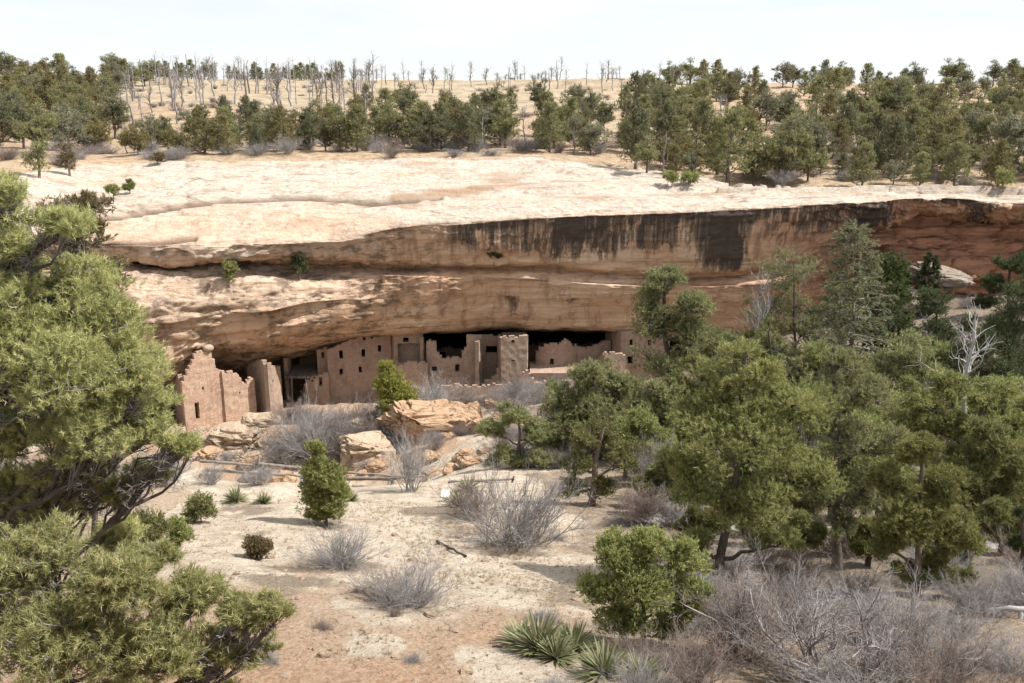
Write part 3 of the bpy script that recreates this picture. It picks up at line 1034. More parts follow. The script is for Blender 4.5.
def plant_tree(name, label, cat, loc, tm, cm, group=None, rotz=0.0, scale=None):
    o = thing(name, label, cat, loc, rotz, scale, group)
    PARTS[o.name] = [link('trunk', tm, o), link('crown', cm, o)]
    return o


def fill_ellipses(rng, ells, Y, base, nsub, sub=0.60, dens=1.0):
    """picture-size ellipses (px, py, rx, ry, n, dY) turned into clumps of real size around the tree's base"""
    out = []
    for gi_, e in enumerate(ells):
        px, py, rx, ry = e[:4]
        n = e[4] if len(e) > 4 else nsub
        dY = e[5] if len(e) > 5 else 0.0
        c = P(px, py, Y + dY) - base
        k = (Y + dY) / F / CT
        R = np.array([rx * k, min(rx, ry * 1.2) * k, ry * k])
        n = int(round(n * dens))
        u = ball(rng, n, 0.36)
        for i in range(n):
            p = c + u[i] * R * (1 - sub * 0.55)
            r = sub * rng.uniform(0.75, 1.25) * min(R[0], R[2] * 1.3)
            out.append((*p, r, r * 0.78, gi_))
    return out


def bent_trunk(rng, H, lean=(0, 0), N=8, wob=0.03):
    t = np.linspace(0, 1, N)
    x = lean[0] * t ** 1.3 + wob * H * np.cumsum(rng.normal(size=N)) * 0.35
    y = lean[1] * t ** 1.3 + wob * H * np.cumsum(rng.normal(size=N)) * 0.35
    x -= x[0]
    y -= y[0]
    return np.stack([x, y, -0.35 + t * (H + 0.35)], -1)


# ------------------------------------------------------------------ ruins
RGRID = []


class WallFrame:
    def __init__(s, a, b):
        s.A, s.B = np.array(a, float), np.array(b, float)
        s.d = s.B - s.A
        s.L = np.hypot(*s.d)
        s.dir = s.d / s.L
        s.n = np.array([-s.dir[1], s.dir[0]])
        if s.n[1] < 0:
            s.n = -s.n

    def sz(s, px, py):
        a = ((px - 512) / F) / (CT + (341.5 - py) / F * ST)
        t = (a * s.A[1] - s.A[0]) / (s.d[0] - a * s.d[1])
        Y = s.A[1] + t * s.d[1]
        return t * s.L, zpy(py, Y)


def wall_mesh(rng, a, b, zb, prof, holes, thick, mat, ragged=0.10, cell=(0.26, 0.17), bow=0.0):
    """masonry wall from plan point a to b: ragged top profile [(s,z)], rectangular openings [(s0,s1,z0,z1)]"""
    W = WallFrame(a, b)
    n_s = max(2, int(W.L / cell[0]))
    sl_ = list(np.linspace(0, W.L, n_s + 1))
    prof = sorted(prof)
    ps, pz = [q[0] for q in prof], [q[1] for q in prof]
    zt = max(pz) + 0.3
    zl = list(np.arange(zb, zt, cell[1]))
    for h in holes:
        sl_ += [h[0], h[1]]
        zl += [h[2], h[3]]

    def clean(L, tol):
        L = sorted(L)
        r = [L[0]]
        for q in L[1:]:
            if q - r[-1] > tol:
                r.append(q)
        return np.array(r)
    S, Z = clean([q for q in sl_ if -1e-6 <= q <= W.L + 1e-6], 0.05), clean(zl, 0.05)
    sc_, zc = (S[:-1] + S[1:]) / 2, (Z[:-1] + Z[1:]) / 2
    jit = ragged * rng.normal(size=len(sc_))
    top = np.interp(sc_, ps, pz) + jit
    fill = zc[None, :] < top[:, None]
    for h in holes:
        fill &= ~((sc_[:, None] > h[0]) & (sc_[:, None] < h[1]) & (zc[None] > h[2]) & (zc[None] < h[3]))
    ns, nzv = len(S), len(Z)
    SS, ZZ = np.meshgrid(S, Z, indexing='ij')
    f = SS / W.L
    off = bow * (1 - (2 * f - 1) ** 2)
    v = []
    for k, o in ((0, 0.0), (1, thick)):
        q = W.A[None, None] + SS[..., None] * W.dir + (o - off)[..., None] * W.n
        p = np.concatenate([q, ZZ[..., None]], -1)
        p = p + 0.035 * np.stack([vnoise(p * 2.3, 5), vnoise(p * 2.3, 6), vnoise(p * 2.3, 7)], -1)
        v.append(p.reshape(-1, 3))
    v = np.concatenate(v)
    ii, jj = np.meshgrid(np.arange(ns - 1), np.arange(nzv - 1), indexing='ij')
    idx = np.arange(ns * nzv).reshape(ns, nzv)
    o2 = ns * nzv
    q = []
    fi = fill
    a0, a1, a2, a3 = idx[:-1, :-1], idx[1:, :-1], idx[1:, 1:], idx[:-1, 1:]
    q.append(np.stack([a0, a1, a2, a3], -1)[fi])
    q.append(np.stack([a3, a2, a1, a0], -1)[fi] + o2)
    pad = np.zeros((ns + 1, nzv + 1), bool)
    pad[1:-1, 1:-1] = fi
    core = pad[1:-1, 1:-1]
    for nb, (e0, e1) in ((pad[:-2, 1:-1], (a3, a0)), (pad[2:, 1:-1], (a1, a2)), (pad[1:-1, :-2], (a0, a1)), (pad[1:-1, 2:], (a2, a3))):
        m = core & ~nb
        if m.any():
            q.append(np.stack([e1[m], e0[m], e0[m] + o2, e1[m] + o2], -1))
    mb = MB()
    mb.add(v, np.concatenate(q))
    return mb.mesh('wall', mat, smooth=False)


def pt(px, Y, py=375):
    p = P(px, py, Y)
    return (p[0], p[1])


def wall_px(parent, name, rng, a, b, prof, holes, py_base, mat, thick=0.4, ragged=0.08, bow=0.0, label=None):
    """a, b = (px, Y) of the wall's ends; profile and openings traced in picture columns and turned into metres on that wall"""
    A, B = pt(*a), pt(*b)
    W = WallFrame(A, B)
    pr = [W.sz(*q) for q in prof]
    hl = []
    for (x0, x1, y0, y1) in holes:
        s0, zt = W.sz(x0, y0)
        s1, zb_ = W.sz(x1, y1)
        hl.append((min(s0, s1), max(s0, s1), zb_, zt))
    zb = min(zpy(py_base, a[1]), zpy(py_base, b[1])) - 0.6
    o = link(name, wall_mesh(rng, A, B, zb, pr, hl, thick, mat, ragged, bow=bow), parent)
    if label:
        o['label'] = label
    return o


def slab_box(mb, px0, px1, py, Y0, Y1, th, mat=0):
    """horizontal slab (floor or roof) between two columns and two depths"""
    z = zpy(py, Y0)
    xs = [pt(px0, Y0)[0], pt(px1, Y0)[0], pt(px1, Y0)[0], pt(px0, Y0)[0]]
    ys = [Y0, Y0, Y1, Y1]
    v = [(x, y, z) for x, y in zip(xs, ys)] + [(x, y, z - th) for x, y in zip(xs, ys)]
    mb.add(v, [(0, 1, 2, 3), (7, 6, 5, 4), (0, 4, 5, 1), (1, 5, 6, 2), (2, 6, 7, 3), (3, 7, 4, 0)], mat=mat)


def build_ruins():
    rng = np.random.default_rng(11)
    org = (0, 0, 0)

    def house(name, label, cat='ruin'):
        return thing(name, label, cat, org)
    # A: tall broken wall at the left end, sunlit
    h = house('ruined_tower', 'sunlit jagged pinkish stone tower with dark doorway at left end of cliff dwelling')
    wall_px(h, 'wall', rng, (181, 79.0), (222, 81.6), [(181, 384), (186, 376), (190, 366), (194, 357), (198, 352), (204, 353), (208, 350), (212, 353), (214, 362), (217, 369), (222, 373)],
            [(194.5, 200.2, 403, 418.5), (202, 204, 387, 390)], 430, M_WALL_LIT)
    wall_px(h, 'side_wall', rng, (172, 84.5), (181.3, 79.4), [(172, 376), (177, 374), (181, 384)], [], 430, M_WALL)
    wall_px(h, 'back_wall', rng, (180, 85.0), (224, 86.4), [(180, 384), (196, 372), (210, 376), (224, 386)], [], 420, M_WALL)
    mb = MB()
    st = ico(3)
    v = st[0] * np.array([0.5, 0.45, 0.36]) * (1 + 0.18 * fbm(st[0] * 1.7, 3, 5))[:, None] + P(208, 348, 81.0)
    mb.add(v, None, st[1])
    link('capstone', mb.mesh('capstone', M_PALEB), h)
    # A2: lower wall to its right
    h = house('ruined_wall', 'low sunlit stone wall stepping down between the jagged tower and the windowed corner tower')
    wall_px(h, 'wall', rng, (222.3, 81.4), (254, 83.4), [(222, 372), (235, 372), (235.6, 372), (236.4, 385), (245, 385), (247, 379), (252, 378), (254, 380)], [(239, 240.5, 392, 394)], 424, M_WALL_LIT)
    # B: corner tower
    h = house('ruined_tower', 'corner tower with one small window, its right side sunlit, beside the dark open room')
    wall_px(h, 'wall', rng, (247, 87.0), (268, 82.8), [(247, 367), (252, 364), (257, 361), (262, 362), (268, 364)], [(253.3, 256.3, 366, 371.5)], 424, M_WALL)
    wall_px(h, 'side_wall', rng, (268.2, 82.9), (281, 86.6), [(268, 365), (271, 366), (276, 367), (281, 366)], [(272.5, 273.8, 380, 382)], 424, M_PLAST, ragged=0.05)
    # C: dark open-fronted two-storey room
    h = house('open_room', 'dark open two storey room with wooden floor beams next to the corner tower')
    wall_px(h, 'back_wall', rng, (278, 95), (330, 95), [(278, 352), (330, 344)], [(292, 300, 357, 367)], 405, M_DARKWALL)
    wall_px(h, 'pillar', rng, (318, 91), (328.5, 91.2), [(318, 350), (328, 348)], [(321.3, 324.5, 352, 358)], 376, M_WALL, ragged=0.03)
    wall_px(h, 'front_wall', rng, (304, 90), (328.3, 90), [(304, 387), (309, 379), (316, 376), (323, 373), (328, 372)], [(318.5, 322.5, 377, 386), (311, 313, 380, 382)], 412, M_WALL)
    wall_px(h, 'side_wall', rng, (284.6, 91), (288, 92.5), [(284.6, 358), (288, 355)], [], 408, M_WALL)
    mb = MB()
    slab_box(mb, 284, 318, 376.5, 90.2, 94.8, 0.22)
    link('floor_slab', mb.mesh('floor_slab', M_WOOD, smooth=False), h)
    mb = MB()
    tubes(mb, np.array([[P(291.5, 377, 90.4), P(292.5, 408, 90.4)]]), np.array([[0.12, 0.13]]), 7)
    link('support_post', mb.mesh('support_post', M_WOOD), h)
    for k in range(4):
        mb = MB()
        p0 = P(287 + 9 * k, 378.2, 89.6)
        tubes(mb, np.array([[p0, p0 + np.array([0.1, 4.6, 0.05])]]), np.array([[0.09, 0.09]]), 6)
        link('beam', mb.mesh('beam', M_WOOD), h)
    # D: long wall with two rows of windows
    h = house('stone_house', 'long shaded house wall with rows of small square windows under the overhang')
    wall_px(h, 'wall', rng, (328, 90.6), (392, 92.6), [(328, 350), (345, 342), (360, 336), (375, 331), (392, 329)],
            [(339, 343, 350.5, 358.5), (361.5, 365.3, 349.5, 356.5), (377.8, 381.8, 345.5, 351.5), (339, 343, 369, 374.5), (358.5, 362, 366.5, 372.5), (377.5, 381.5, 365.5, 370),
             (362.5, 365.5, 336.5, 340.5), (370.5, 373, 335, 338.8)], 402, M_WALL, ragged=0.02)
    # E: tall room with a notch
    h = house('stone_house', 'tall plastered room with one window and recessed face right of the long windowed wall')
    wall_px(h, 'wall', rng, (395, 91.6), (424, 91.9), [(395, 331), (424, 329)], [(403, 408.5, 337.5, 342), (397, 422.5, 343.5, 362.5), (395.8, 396.6, 355, 360)], 402, M_PLAST, ragged=0.02)
    wall_px(h, 'recessed_wall', rng, (396, 92.6), (423.5, 92.8), [(396, 341), (423, 340)], [], 378, M_PLAST, ragged=0.02)
    wall_px(h, 'side_wall', rng, (391, 93.6), (395, 91.6), [(391, 331), (395, 330)], [], 402, M_WALL, ragged=0.02)
    wall_px(h, 'side_wall', rng, (424, 91.4), (428, 92.6), [(422, 328), (425, 345), (428, 362)], [], 402, M_PLAST, ragged=0.03)
    wall_px(h, 'low_wall', rng, (394, 90.2), (428, 90.2), [(394, 368), (400, 364), (412, 362), (420, 361), (428, 363)], [], 404, M_WALL, ragged=0.08)
    # F: stepped broken wall round a dark gap
    h = house('ruined_wall', 'broken shaded wall with a deep square notch and two small windows in the middle')
    wall_px(h, 'wall', rng, (427, 90.8), (482, 90.8), [(427, 341), (436, 341), (436.6, 352), (440, 353), (440.6, 358.6), (462, 358), (463, 350), (466, 349), (466.4, 336), (482, 335)],
            [(431.5, 437, 366.5, 371.5), (455, 459.5, 364.5, 372)], 404, M_WALL, ragged=0.05)
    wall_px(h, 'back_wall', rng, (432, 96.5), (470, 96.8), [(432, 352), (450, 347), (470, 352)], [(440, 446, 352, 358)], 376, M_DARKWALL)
    # G: recessed bay
    h = house('ruined_wall', 'recessed shaded bay with a pale broken wall edge left of the square tower')
    wall_px(h, 'wall', rng, (481, 93.2), (501, 93.2), [(481, 335), (501, 336)], [(486, 498, 346, 353)], 396, M_WALL, ragged=0.03)
    wall_px(h, 'side_wall', rng, (479, 89.6), (482, 91.5), [(479, 342), (480.5, 338), (482, 338)], [], 402, M_PLAST)
    wall_px(h, 'low_wall', rng, (482, 89.4), (502, 89.8), [(482, 384), (488, 380), (495, 376), (499, 368), (502, 366)], [], 402, M_WALL)
    # H: square tower
    h = house('square_tower', 'square free standing tower in the middle with two tiny windows and broken foot')
    wall_px(h, 'wall', rng, (501, 89.2), (527, 89.4), [(501, 338), (507, 337), (527, 336)], [(511.5, 514.8, 340, 343), (511.5, 515, 359.5, 361.5)], 404, M_PLAST, ragged=0.03)
    wall_px(h, 'side_wall', rng, (497, 92.4), (501.2, 89.4), [(497, 337), (501, 337.5)], [], 402, M_WALL, ragged=0.03)
    wall_px(h, 'side_wall', rng, (527, 89.6), (528.5, 93), [(527, 336), (528.5, 336)], [], 402, M_WALL, ragged=0.03)
    mb = MB()
    slab_box(mb, 501.5, 526.5, 339.5, 89.7, 92.8, 0.25)
    link('roof', mb.mesh('roof', M_DARKWALL, smooth=False), h)
    wall_px(h, 'broken_footing', rng, (520, 88.0), (540, 88.2), [(520, 383), (526, 369), (530, 375), (535, 382), (540, 388)], [], 404, M_WALL)
    # J: round room
    h = house('round_room', 'low curved ragged stone room with one square window right of the square tower')
    wall_px(h, 'wall', rng, (536, 92.4), (576, 93.2), [(536, 352), (541, 345), (550, 342), (560, 340.5), (564, 339), (568, 341), (576, 346)], [(548.5, 552.3, 356.5, 362.3)], 392, M_WALL, ragged=0.07, bow=0.9)
    wall_px(h, 'side_wall', rng, (576, 93.4), (610, 95), [(576, 346), (585, 349), (595, 346), (610, 340)], [], 390, M_WALL, ragged=0.1)
    # K: low block
    h = house('ruined_wall', 'small pale square wall block standing before the right end house')
    wall_px(h, 'wall', rng, (604, 90.4), (625, 90.6), [(604, 354), (612, 353), (622, 353), (625, 355)], [], 396, M_PLAST, ragged=0.05)
    wall_px(h, 'side_wall', rng, (600, 93), (604, 90.6), [(600, 355), (604, 355)], [], 396, M_WALL)
    # L: right house
    h = house('stone_house', 'right end house with two dark windows one above the other, touching the overhang')
    wall_px(h, 'wall', rng, (620, 92.4), (668, 93.6), [(620, 331), (668, 334)], [(629.8, 633, 339.5, 345.5), (628, 632.5, 356.5, 363.5), (648, 652, 355, 361), (648, 651, 340, 345)], 396, M_WALL, ragged=0.02)
    wall_px(h, 'side_wall', rng, (604, 97.5), (620.2, 92.6), [(604, 333), (620, 331)], [], 390, M_WALL, ragged=0.02)
    # retaining terrace wall
    h = house('retaining_wall', 'long low terrace wall along the foot of the ruins')
    wall_px(h, 'wall', rng, (436, 87.6), (600, 88.6), [(436, 388), (450, 385), (470, 387), (500, 385), (530, 384), (560, 381), (600, 380)], [], 412, M_WALL, ragged=0.07)
    mb = MB()
    slab_box(mb, 530, 604, 373.0, 89.3, 93.5, 1.6)
    o = link('plaza', mb.mesh('plaza', M_WALL, smooth=False), h)
    # dark back chambers deep in the alcove
    h = house('ruined_wall', 'smoke and shade darkened wall remains deep in the alcove behind the round room')
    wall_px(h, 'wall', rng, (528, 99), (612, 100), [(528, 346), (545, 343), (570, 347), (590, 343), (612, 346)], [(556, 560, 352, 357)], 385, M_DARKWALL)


def ico(sub):
    import bmesh
    bm = bmesh.new()
    bmesh.ops.create_icosphere(bm, subdivisions=sub, radius=1.0)
    v = np.array([x.co[:] for x in bm.verts])
    f = np.array([[y.index for y in x.verts] for x in bm.faces])
    bm.free()
    return v, f


build_ruins()


# ------------------------------------------------------------------ boulders and rocks
ICO4, ICO5 = ico(4), ico(5)


def rock_mesh(seed, size, blocky=0.55, rough=0.25, mat=None, pit=0.0, fine=False):
    v, f = ICO5 if fine else ICO4
    s = np.sign(v) * np.abs(v) ** (1 - blocky * 0.55)
    s = s * (1 + rough * fbm(v * 1.25 + seed * 3.1, 4, seed) + 0.16 * fbm(v * np.array([0.8, 0.8, 3.2]) + seed, 3, seed + 7))[:, None]
    if pit:
        w_ = fbm(v * 4.2 + seed, 3, seed + 3)
        s = s * (1 - pit * sstep(0.12, 0.45, w_))[:, None]
    rg = np.random.default_rng(seed)
    for _ in range(9):
        nn = nrm(rg.normal(size=3) * np.array([1, 1, 0.8]))
        dd = s @ nn
        cut = rg.uniform(0.62, 0.9)
        s = s - np.maximum(dd - cut, 0)[:, None] * nn * 0.92
    cr = 1 - np.abs(fbm(v * np.array([1.3, 1.3, 2.6]) + seed * 1.7, 3, seed + 11))
    s = s * (1 - 0.16 * sstep(0.86, 1.0, cr))[:, None]
    s = s * (1 + 0.07 * fbm(v * 6 + seed, 4, seed + 9))[:, None]
    mb = MB()
    mb.add(s * np.array(size), None, f)
    return mb.mesh('boulder', mat, smooth=False)


def rock_at(name, label, px, py, Y, wpx, hpx, seed, mat, depth=None, rotz=0.0, sink=0.15, group=None, **kw):
    k = Y / F / CT
    sx, sz = wpx * k / 2 * 1.08, hpx * k / 2 * 1.3
    p = P(px, py, Y)
    o = link(name, rock_mesh(seed, (sx * 0.92, depth or sx * 0.8, sz * 1.0), mat=mat, **kw), None, p, rotz)
    return tag(o, label, 'rock', group)


rock_at('boulder', 'huge orange pitted boulder, largest of the boulders below the ruins', 426, 431, 73, 96, 56, 1, M_BOULD, rotz=0.2, pit=0.22, fine=True, blocky=0.85)
rock_at('boulder', 'smooth orange slab leaning on the right side of the huge pitted boulder', 464, 431, 72, 56, 48, 2, M_BOULD, rotz=-0.3, blocky=0.8, fine=True)
rock_at('boulder', 'blocky tan boulder with a shaded undercut below the young green pine', 368, 455, 69, 62, 42, 3, M_PALEB, rotz=0.1, blocky=0.9, fine=True)
rock_at('boulder', 'rounded orange rock lying under the blocky tan boulder', 378, 468, 67, 36, 16, 4, M_BOULD, blocky=0.5)
rock_at('boulder', 'layered low ledge rock below the huge pitted boulder', 456, 466, 68, 52, 26, 5, M_BOULD, rotz=0.3, blocky=0.9, pit=0.2)
rock_at('boulder', 'flat orange slab at the foot of the layered ledge rock', 470, 482, 62, 40, 12, 6, M_PALEB, blocky=0.8)
rock_at('boulder', 'pale rounded boulder in the rubble below the corner tower', 262, 428, 77, 46, 20, 7, M_PALEB, rotz=0.2, blocky=0.8)
rock_at('boulder', 'broad tan boulder in the rubble below the low sunlit wall', 238, 446, 75, 60, 30, 8, M_PALEB, rotz=-0.1, blocky=0.85, fine=True)
rock_at('boulder', 'orange boulder partly hidden by the big grey thicket', 280, 446, 73, 44, 30, 9, M_BOULD, blocky=0.8)
rock_at('boulder', 'small pale rock beside the blocky tan boulder', 352, 430, 74, 22, 18, 10, M_PALEB, blocky=0.7)
rock_at('boulder', 'orange crumbling rock behind the rail fence, left of the upright juniper', 282, 492, 58, 40, 34, 12, M_BOULD, blocky=0.6, pit=0.2)
rock_at('boulder', 'small orange rock glimpsed between trees in the middle', 678, 414, 66, 20, 14, 13, M_BOULD, blocky=0.7)
rock_at('boulder', 'long pale ledge boulder projecting from the cliff foot at right', 940, 278, 90, 62, 20, 14, M_GREYB, rotz=0.15, blocky=0.85, fine=True)
rock_at('boulder', 'tilted slab below the ledge boulder at right', 915, 300, 88, 44, 22, 16, M_GREYB, rotz=-0.5, blocky=0.9)
rock_at('boulder', 'dark grey ground rock behind the pale shrub in the clearing', 0, 0, 30, 1, 1, 17, M_GREYB) if False else None
rng0 = np.random.default_rng(5)
for i in range(64):
    px, Y = rng0.uniform(165, 345), rng0.uniform(66, 78)
    p = gp(px, Y)
    s = rng0.uniform(0.3, 1.25)
    o = link('rubble_rock', rock_mesh(100 + i, (s, s * 0.8, s * 0.6), mat=(M_PALEB, M_BOULD)[i % 3 == 0], blocky=0.8), None, p + np.array([0, 0, s * 0.15]), rng0.uniform(0, 3))
    tag(o, ('pale' if i % 3 else 'orange') + ' angular rock in the rubble slope below the sunlit ruins', 'rock', ('pale' if i % 3 else 'orange') + ' rocks of the rubble slope')
for i in range(44):
    px, Y = rng0.uniform(335, 560), rng0.uniform(54, 78)
    p = gp(px, Y)
    s = rng0.uniform(0.3, 1.1)
    o = link('rubble_rock', rock_mesh(150 + i, (s, s * 0.8, s * 0.6), mat=M_BOULD, blocky=0.8), None, p + np.array([0, 0, s * 0.15]), rng0.uniform(0, 3))
    tag(o, 'loose orange rock around the huge pitted boulder', 'rock', 'loose rocks around the huge boulder')


for i in range(70):
    px, Y = rng0.uniform(170, 600), rng0.uniform(15, 37)
    p = gp(px, Y)
    s_ = 0.04 + 0.2 * rng0.uniform(0, 1) ** 2.2
    o = link('loose_stone', rock_mesh(300 + i, (s_, s_ * 0.7, s_ * 0.45), mat=(M_STONE, M_PALEB)[i % 2], blocky=0.7), None, p + np.array([0, 0, s_ * 0.1]), rng0.uniform(0, 3))
    tag(o, 'loose angular stone lying on the pale clearing', 'rock', 'loose stones on the clearing')


def gravel():
    """small stones strewn over the foreground soil"""
    rng = np.random.default_rng(77)
    v, f = ico(1)
    mb = MB()
    n = 12000
    Y = rng.uniform(13, 40, n) ** 1.0
    px = rng.uniform(120, 720, n)
    x = (px - 512) / F * (Y * CT + 13 * ST)
    cl = fbm(np.stack([x, Y, 0 * x], -1) * 0.5, 3, 8)
    k = (cl > -0.25) | (rng.uniform(size=n) < 0.25)
    x, Y = x[k], Y[k]
    z = gz(x, Y)
    s = 0.015 + 0.035 * rng.uniform(0, 1, len(x)) ** 4 + 0.10 * (rng.uniform(size=len(x)) < 0.014)
    V = v[None] * s[:, None, None] * rng.uniform(0.6, 1.2, (len(x), 1, 3)) * np.array([1, 1, 0.6]) * (1 + 0.25 * rng.normal(size=(len(x), len(v), 1)) * 0.6)
    V = V + np.stack([x, Y, z], -1)[:, None]
    T = f[None] + (np.arange(len(x)) * len(v))[:, None, None]
    mb.add(V, None, T)
    tag(link('gravel', mb.mesh('gravel', M_STONE, smooth=False)), 'small stones strewn over the reddish foreground soil', 'gravel', kind='stuff')


gravel()


def dry_grass():
    rng = np.random.default_rng(78)
    mb = MB()
    n = 2400
    px = np.concatenate([rng.uniform(130, 620, n), rng.uniform(360, 560, n // 2), rng.uniform(640, 1060, n)])
    Y = np.concatenate([rng.uniform(14, 42, n), rng.uniform(24, 40, n // 2), rng.uniform(15, 40, n)])
    x = (px - 512) / F * (Y * CT + 14 * ST)
    cl = fbm(np.stack([x, Y, 0 * x], -1) * 0.33, 3, 18)
    k = cl + 0.12 * rng.normal(size=len(cl)) > 0.16
    x, Y = x[k], Y[k]
    z = gz(x, Y)
    pos = np.stack([x, Y, z], -1)
    leaves(mb, rng, pos, np.tile([0, 0, 1.0], (len(x), 1)), 22, 0.15, 0.008, 0.75, np.full(len(x), 0.5) + 0.25 * rng.normal(size=len(x)))
    tag(link('dry_grass', mb.mesh('dry_grass', L_GRASS, smooth=False)), 'thin straw coloured grass growing in patches on the clearing', 'grass', kind='stuff')


dry_grass()

# ------------------------------------------------------------------ trail, fence, sign
def build_trail():
    ctl = np.array([(640, 36.5), (700, 37.5), (790, 37.0), (880, 36.0), (960, 35.2), (1040, 34.8), (1150, 34.0), (1300, 34.0)])
    px = np.linspace(640, 1300, 160)
    Y = pchip(ctl[:, 0], ctl[:, 1], px)
    rows = []
    for o in np.linspace(-1.0, 1.0, 7):
        rows.append([gp(a, b + o) for a, b in zip(px, Y)])
    v = np.array(rows)
    zc = v[..., 2].copy()
    v[..., 2] = 0.5 * zc + 0.5 * zc.mean(0, keepdims=True) + 0.09
    edge = v[[0, -1]].copy()
    edge[..., 2] -= 0.4
    v = np.concatenate([edge[:1], v, edge[1:]])
    b = MB()
    b.add(v, grid_quads(*v.shape[:2]))
    tag(link('path', b.mesh('path', M_TRAIL)), 'pale paved trail passing behind the tree trunks at right', 'path', kind='structure')


build_trail()


def log_mesh(pts, r0, r1, seed, mat, S=7):
    rng = np.random.default_rng(seed)
    pts = np.asarray(pts, float)
    t = np.linspace(0, 1, 12)
    pl = np.stack([np.interp(t, np.linspace(0, 1, len(pts)), pts[:, k]) for k in range(3)], -1)
    pl[1:-1] += 0.02 * rng.normal(size=(10, 3))
    b = MB()
    tubes(b, pl[None], np.linspace(r0, r1, 12)[None] * (1 + 0.08 * rng.normal(size=12))[None], S)
    return b.mesh('log', mat)


def build_fence():
    f = thing('rail_fence', 'old weathered split rail fence with leaning posts behind the upright juniper', 'fence', gp(330, 46.5))
    o = np.array(f.location)

    def rail(a, b_, r=0.085, nm='rail', seed=0):
        link(nm, log_mesh([P(*a) - o, (P(*a) + P(*b_)) / 2 - o + np.array([0, 0, -0.05]), P(*b_) - o], r, r * 0.75, seed, M_WOOD), f)
    Y = 46.5
    rail((200, 461, Y), (300, 467, Y), seed=1)
    rail((205, 470, Y), (310, 476, Y + 0.3), seed=2)
    rail((255, 463, Y), (402, 477, Y), seed=3)
    rail((300, 478, Y + 0.2), (396, 479, Y), seed=4)
    rail((345, 478, Y - 0.1), (425, 476, Y), seed=5)
    rail((352, 486, Y - .2), (398, 488, Y - .2), 0.09, seed=6)
    rail((350, 498, Y - 2), (394, 497, Y - 2), 0.08, seed=7)
    rail((385, 490, Y - .4), (393, 475, Y + .2), 0.10, 'post', 8)
    rail((393, 490, Y - .2), (391, 474, Y + .2), 0.10, 'post', 9)
    rail((262, 480, Y), (258, 458, Y), 0.10, 'post', 10)
    g = thing('rail_fence', 'short length of grey rail fence right of the white sign, before the boulders', 'fence', gp(480, 46.5))
    o2 = np.array(g.location)
    for a, b_, sd in (((448, 482, 46.5), (512, 479, 46.3), 11), ((446, 486, 46.5), (514, 486, 46.2), 12), ((430, 502, 44), (475, 501, 44), 14)):
        link('rail', log_mesh([P(*a) - o2, P(*b_) - o2], 0.075, 0.06, sd, M_WOOD), g)
    link('post', log_mesh([P(508, 494, 46.2) - o2, P(514, 476, 46.4) - o2], 0.11, 0.09, 13, M_WOOD), g)


build_fence()


def build_sign():
    p = gp(445.5, 40.5)
    s = thing('trail_sign', 'small white tilted information sign on a thin post in the clearing', 'sign', p)
    top = P(445.5, 494.5, 40.5) - p
    mb = MB()
    tubes(mb, np.array([[(0, 0.05, -0.3), tuple(top + np.array([0, 0.05, 0]))]]), np.array([[0.045, 0.045]]), 8)
    link('post', mb.mesh('post', M_POST), s)
    mb = MB()
    w_, d_, t_ = 0.185, 0.14, 0.018
    v = []
    for zz in (-t_, t_):
        for sx, sy in ((-1, -1), (1, -1), (1, 1), (-1, 1)):
            v.append((sx * w_, sy * d_, zz + sy * 0.13 + sx * -0.04))
    v = np.array(v) + top + np.array([0, 0, 0.04])
    mb.add(v, [(3, 2, 1, 0), (4, 5, 6, 7), (0, 1, 5, 4), (1, 2, 6, 5), (2, 3, 7, 6), (3, 0, 4, 7)])
    link('panel', mb.mesh('panel', M_SIGN, smooth=False), s)


build_sign()
o = link('fallen_log', log_mesh([gp(437, 31.5) + [0, 0, .08], gp(452, 30) + [0, 0, .1], gp(466, 28.5) + [0, 0, .06]], 0.06, 0.035, 21, B_PIN))
tag(o, 'thin dark log lying at the right edge of the bare rock clearing', 'log')


def white_log():
    g = gp(1010, 22.5)
    s = thing('dead_log', 'bleached white dead log with a broken fork at the right edge', 'log', g)
    link('trunk', log_mesh([(-0.55, 0.2, .12), (-0.1, 0.0, .26), (0.5, -.1, .34), (1.3, 0, .42)], 0.06, 0.11, 31, B_WHITE), s)
    link('branch', log_mesh([(0.25, -.05, .30), (0.05, -.35, -.05), (0.0, -.5, -.2)], 0.07, 0.04, 32, B_WHITE), s)
    link('branch', log_mesh([(0.6, 0, .35), (0.45, .1, .62), (0.25, .1, .75)], 0.04, 0.015, 33, B_WHITE), s)


white_log()

# ------------------------------------------------------------------ hero trees
NEARL, MIDL, FARL = (26, 0.078, 0.0095, 0.7, 0.12), (18, 0.105, 0.019, 0.7, 0.15), (14, 0.18, 0.036, 0.7, 0.22)


def hero(name, label, cat, base, top, Y, ells, seed, nsub=6, n1=22, m=6, leaf=MIDL, bark=None, ml=None, tr=0.14, bare=0, db=None, near=False,
         sub=0.43, loc=None, tipr=0.006, zoff=0.0, lean_y=0.0, dens=1.6):
    rng = np.random.default_rng(seed)
    b = gp(base, Y) if loc is None else np.asarray(loc, float)
    b = b + np.array([0, 0, zoff])
    t = P(top[0], top[1], Y) - b
    cl = fill_ellipses(rng, ells, Y, b, nsub, sub, dens)
    tk = bent_trunk(rng, t[2], (t[0], t[1] + lean_y))
    tm, cm = tree_meshes(rng, tk, tr, cl, n1, m, leaf, bark or B_PIN, ml or L_PIN, near, tipr, bare, db)
    return plant_tree(name, label, cat, b, tm, cm)


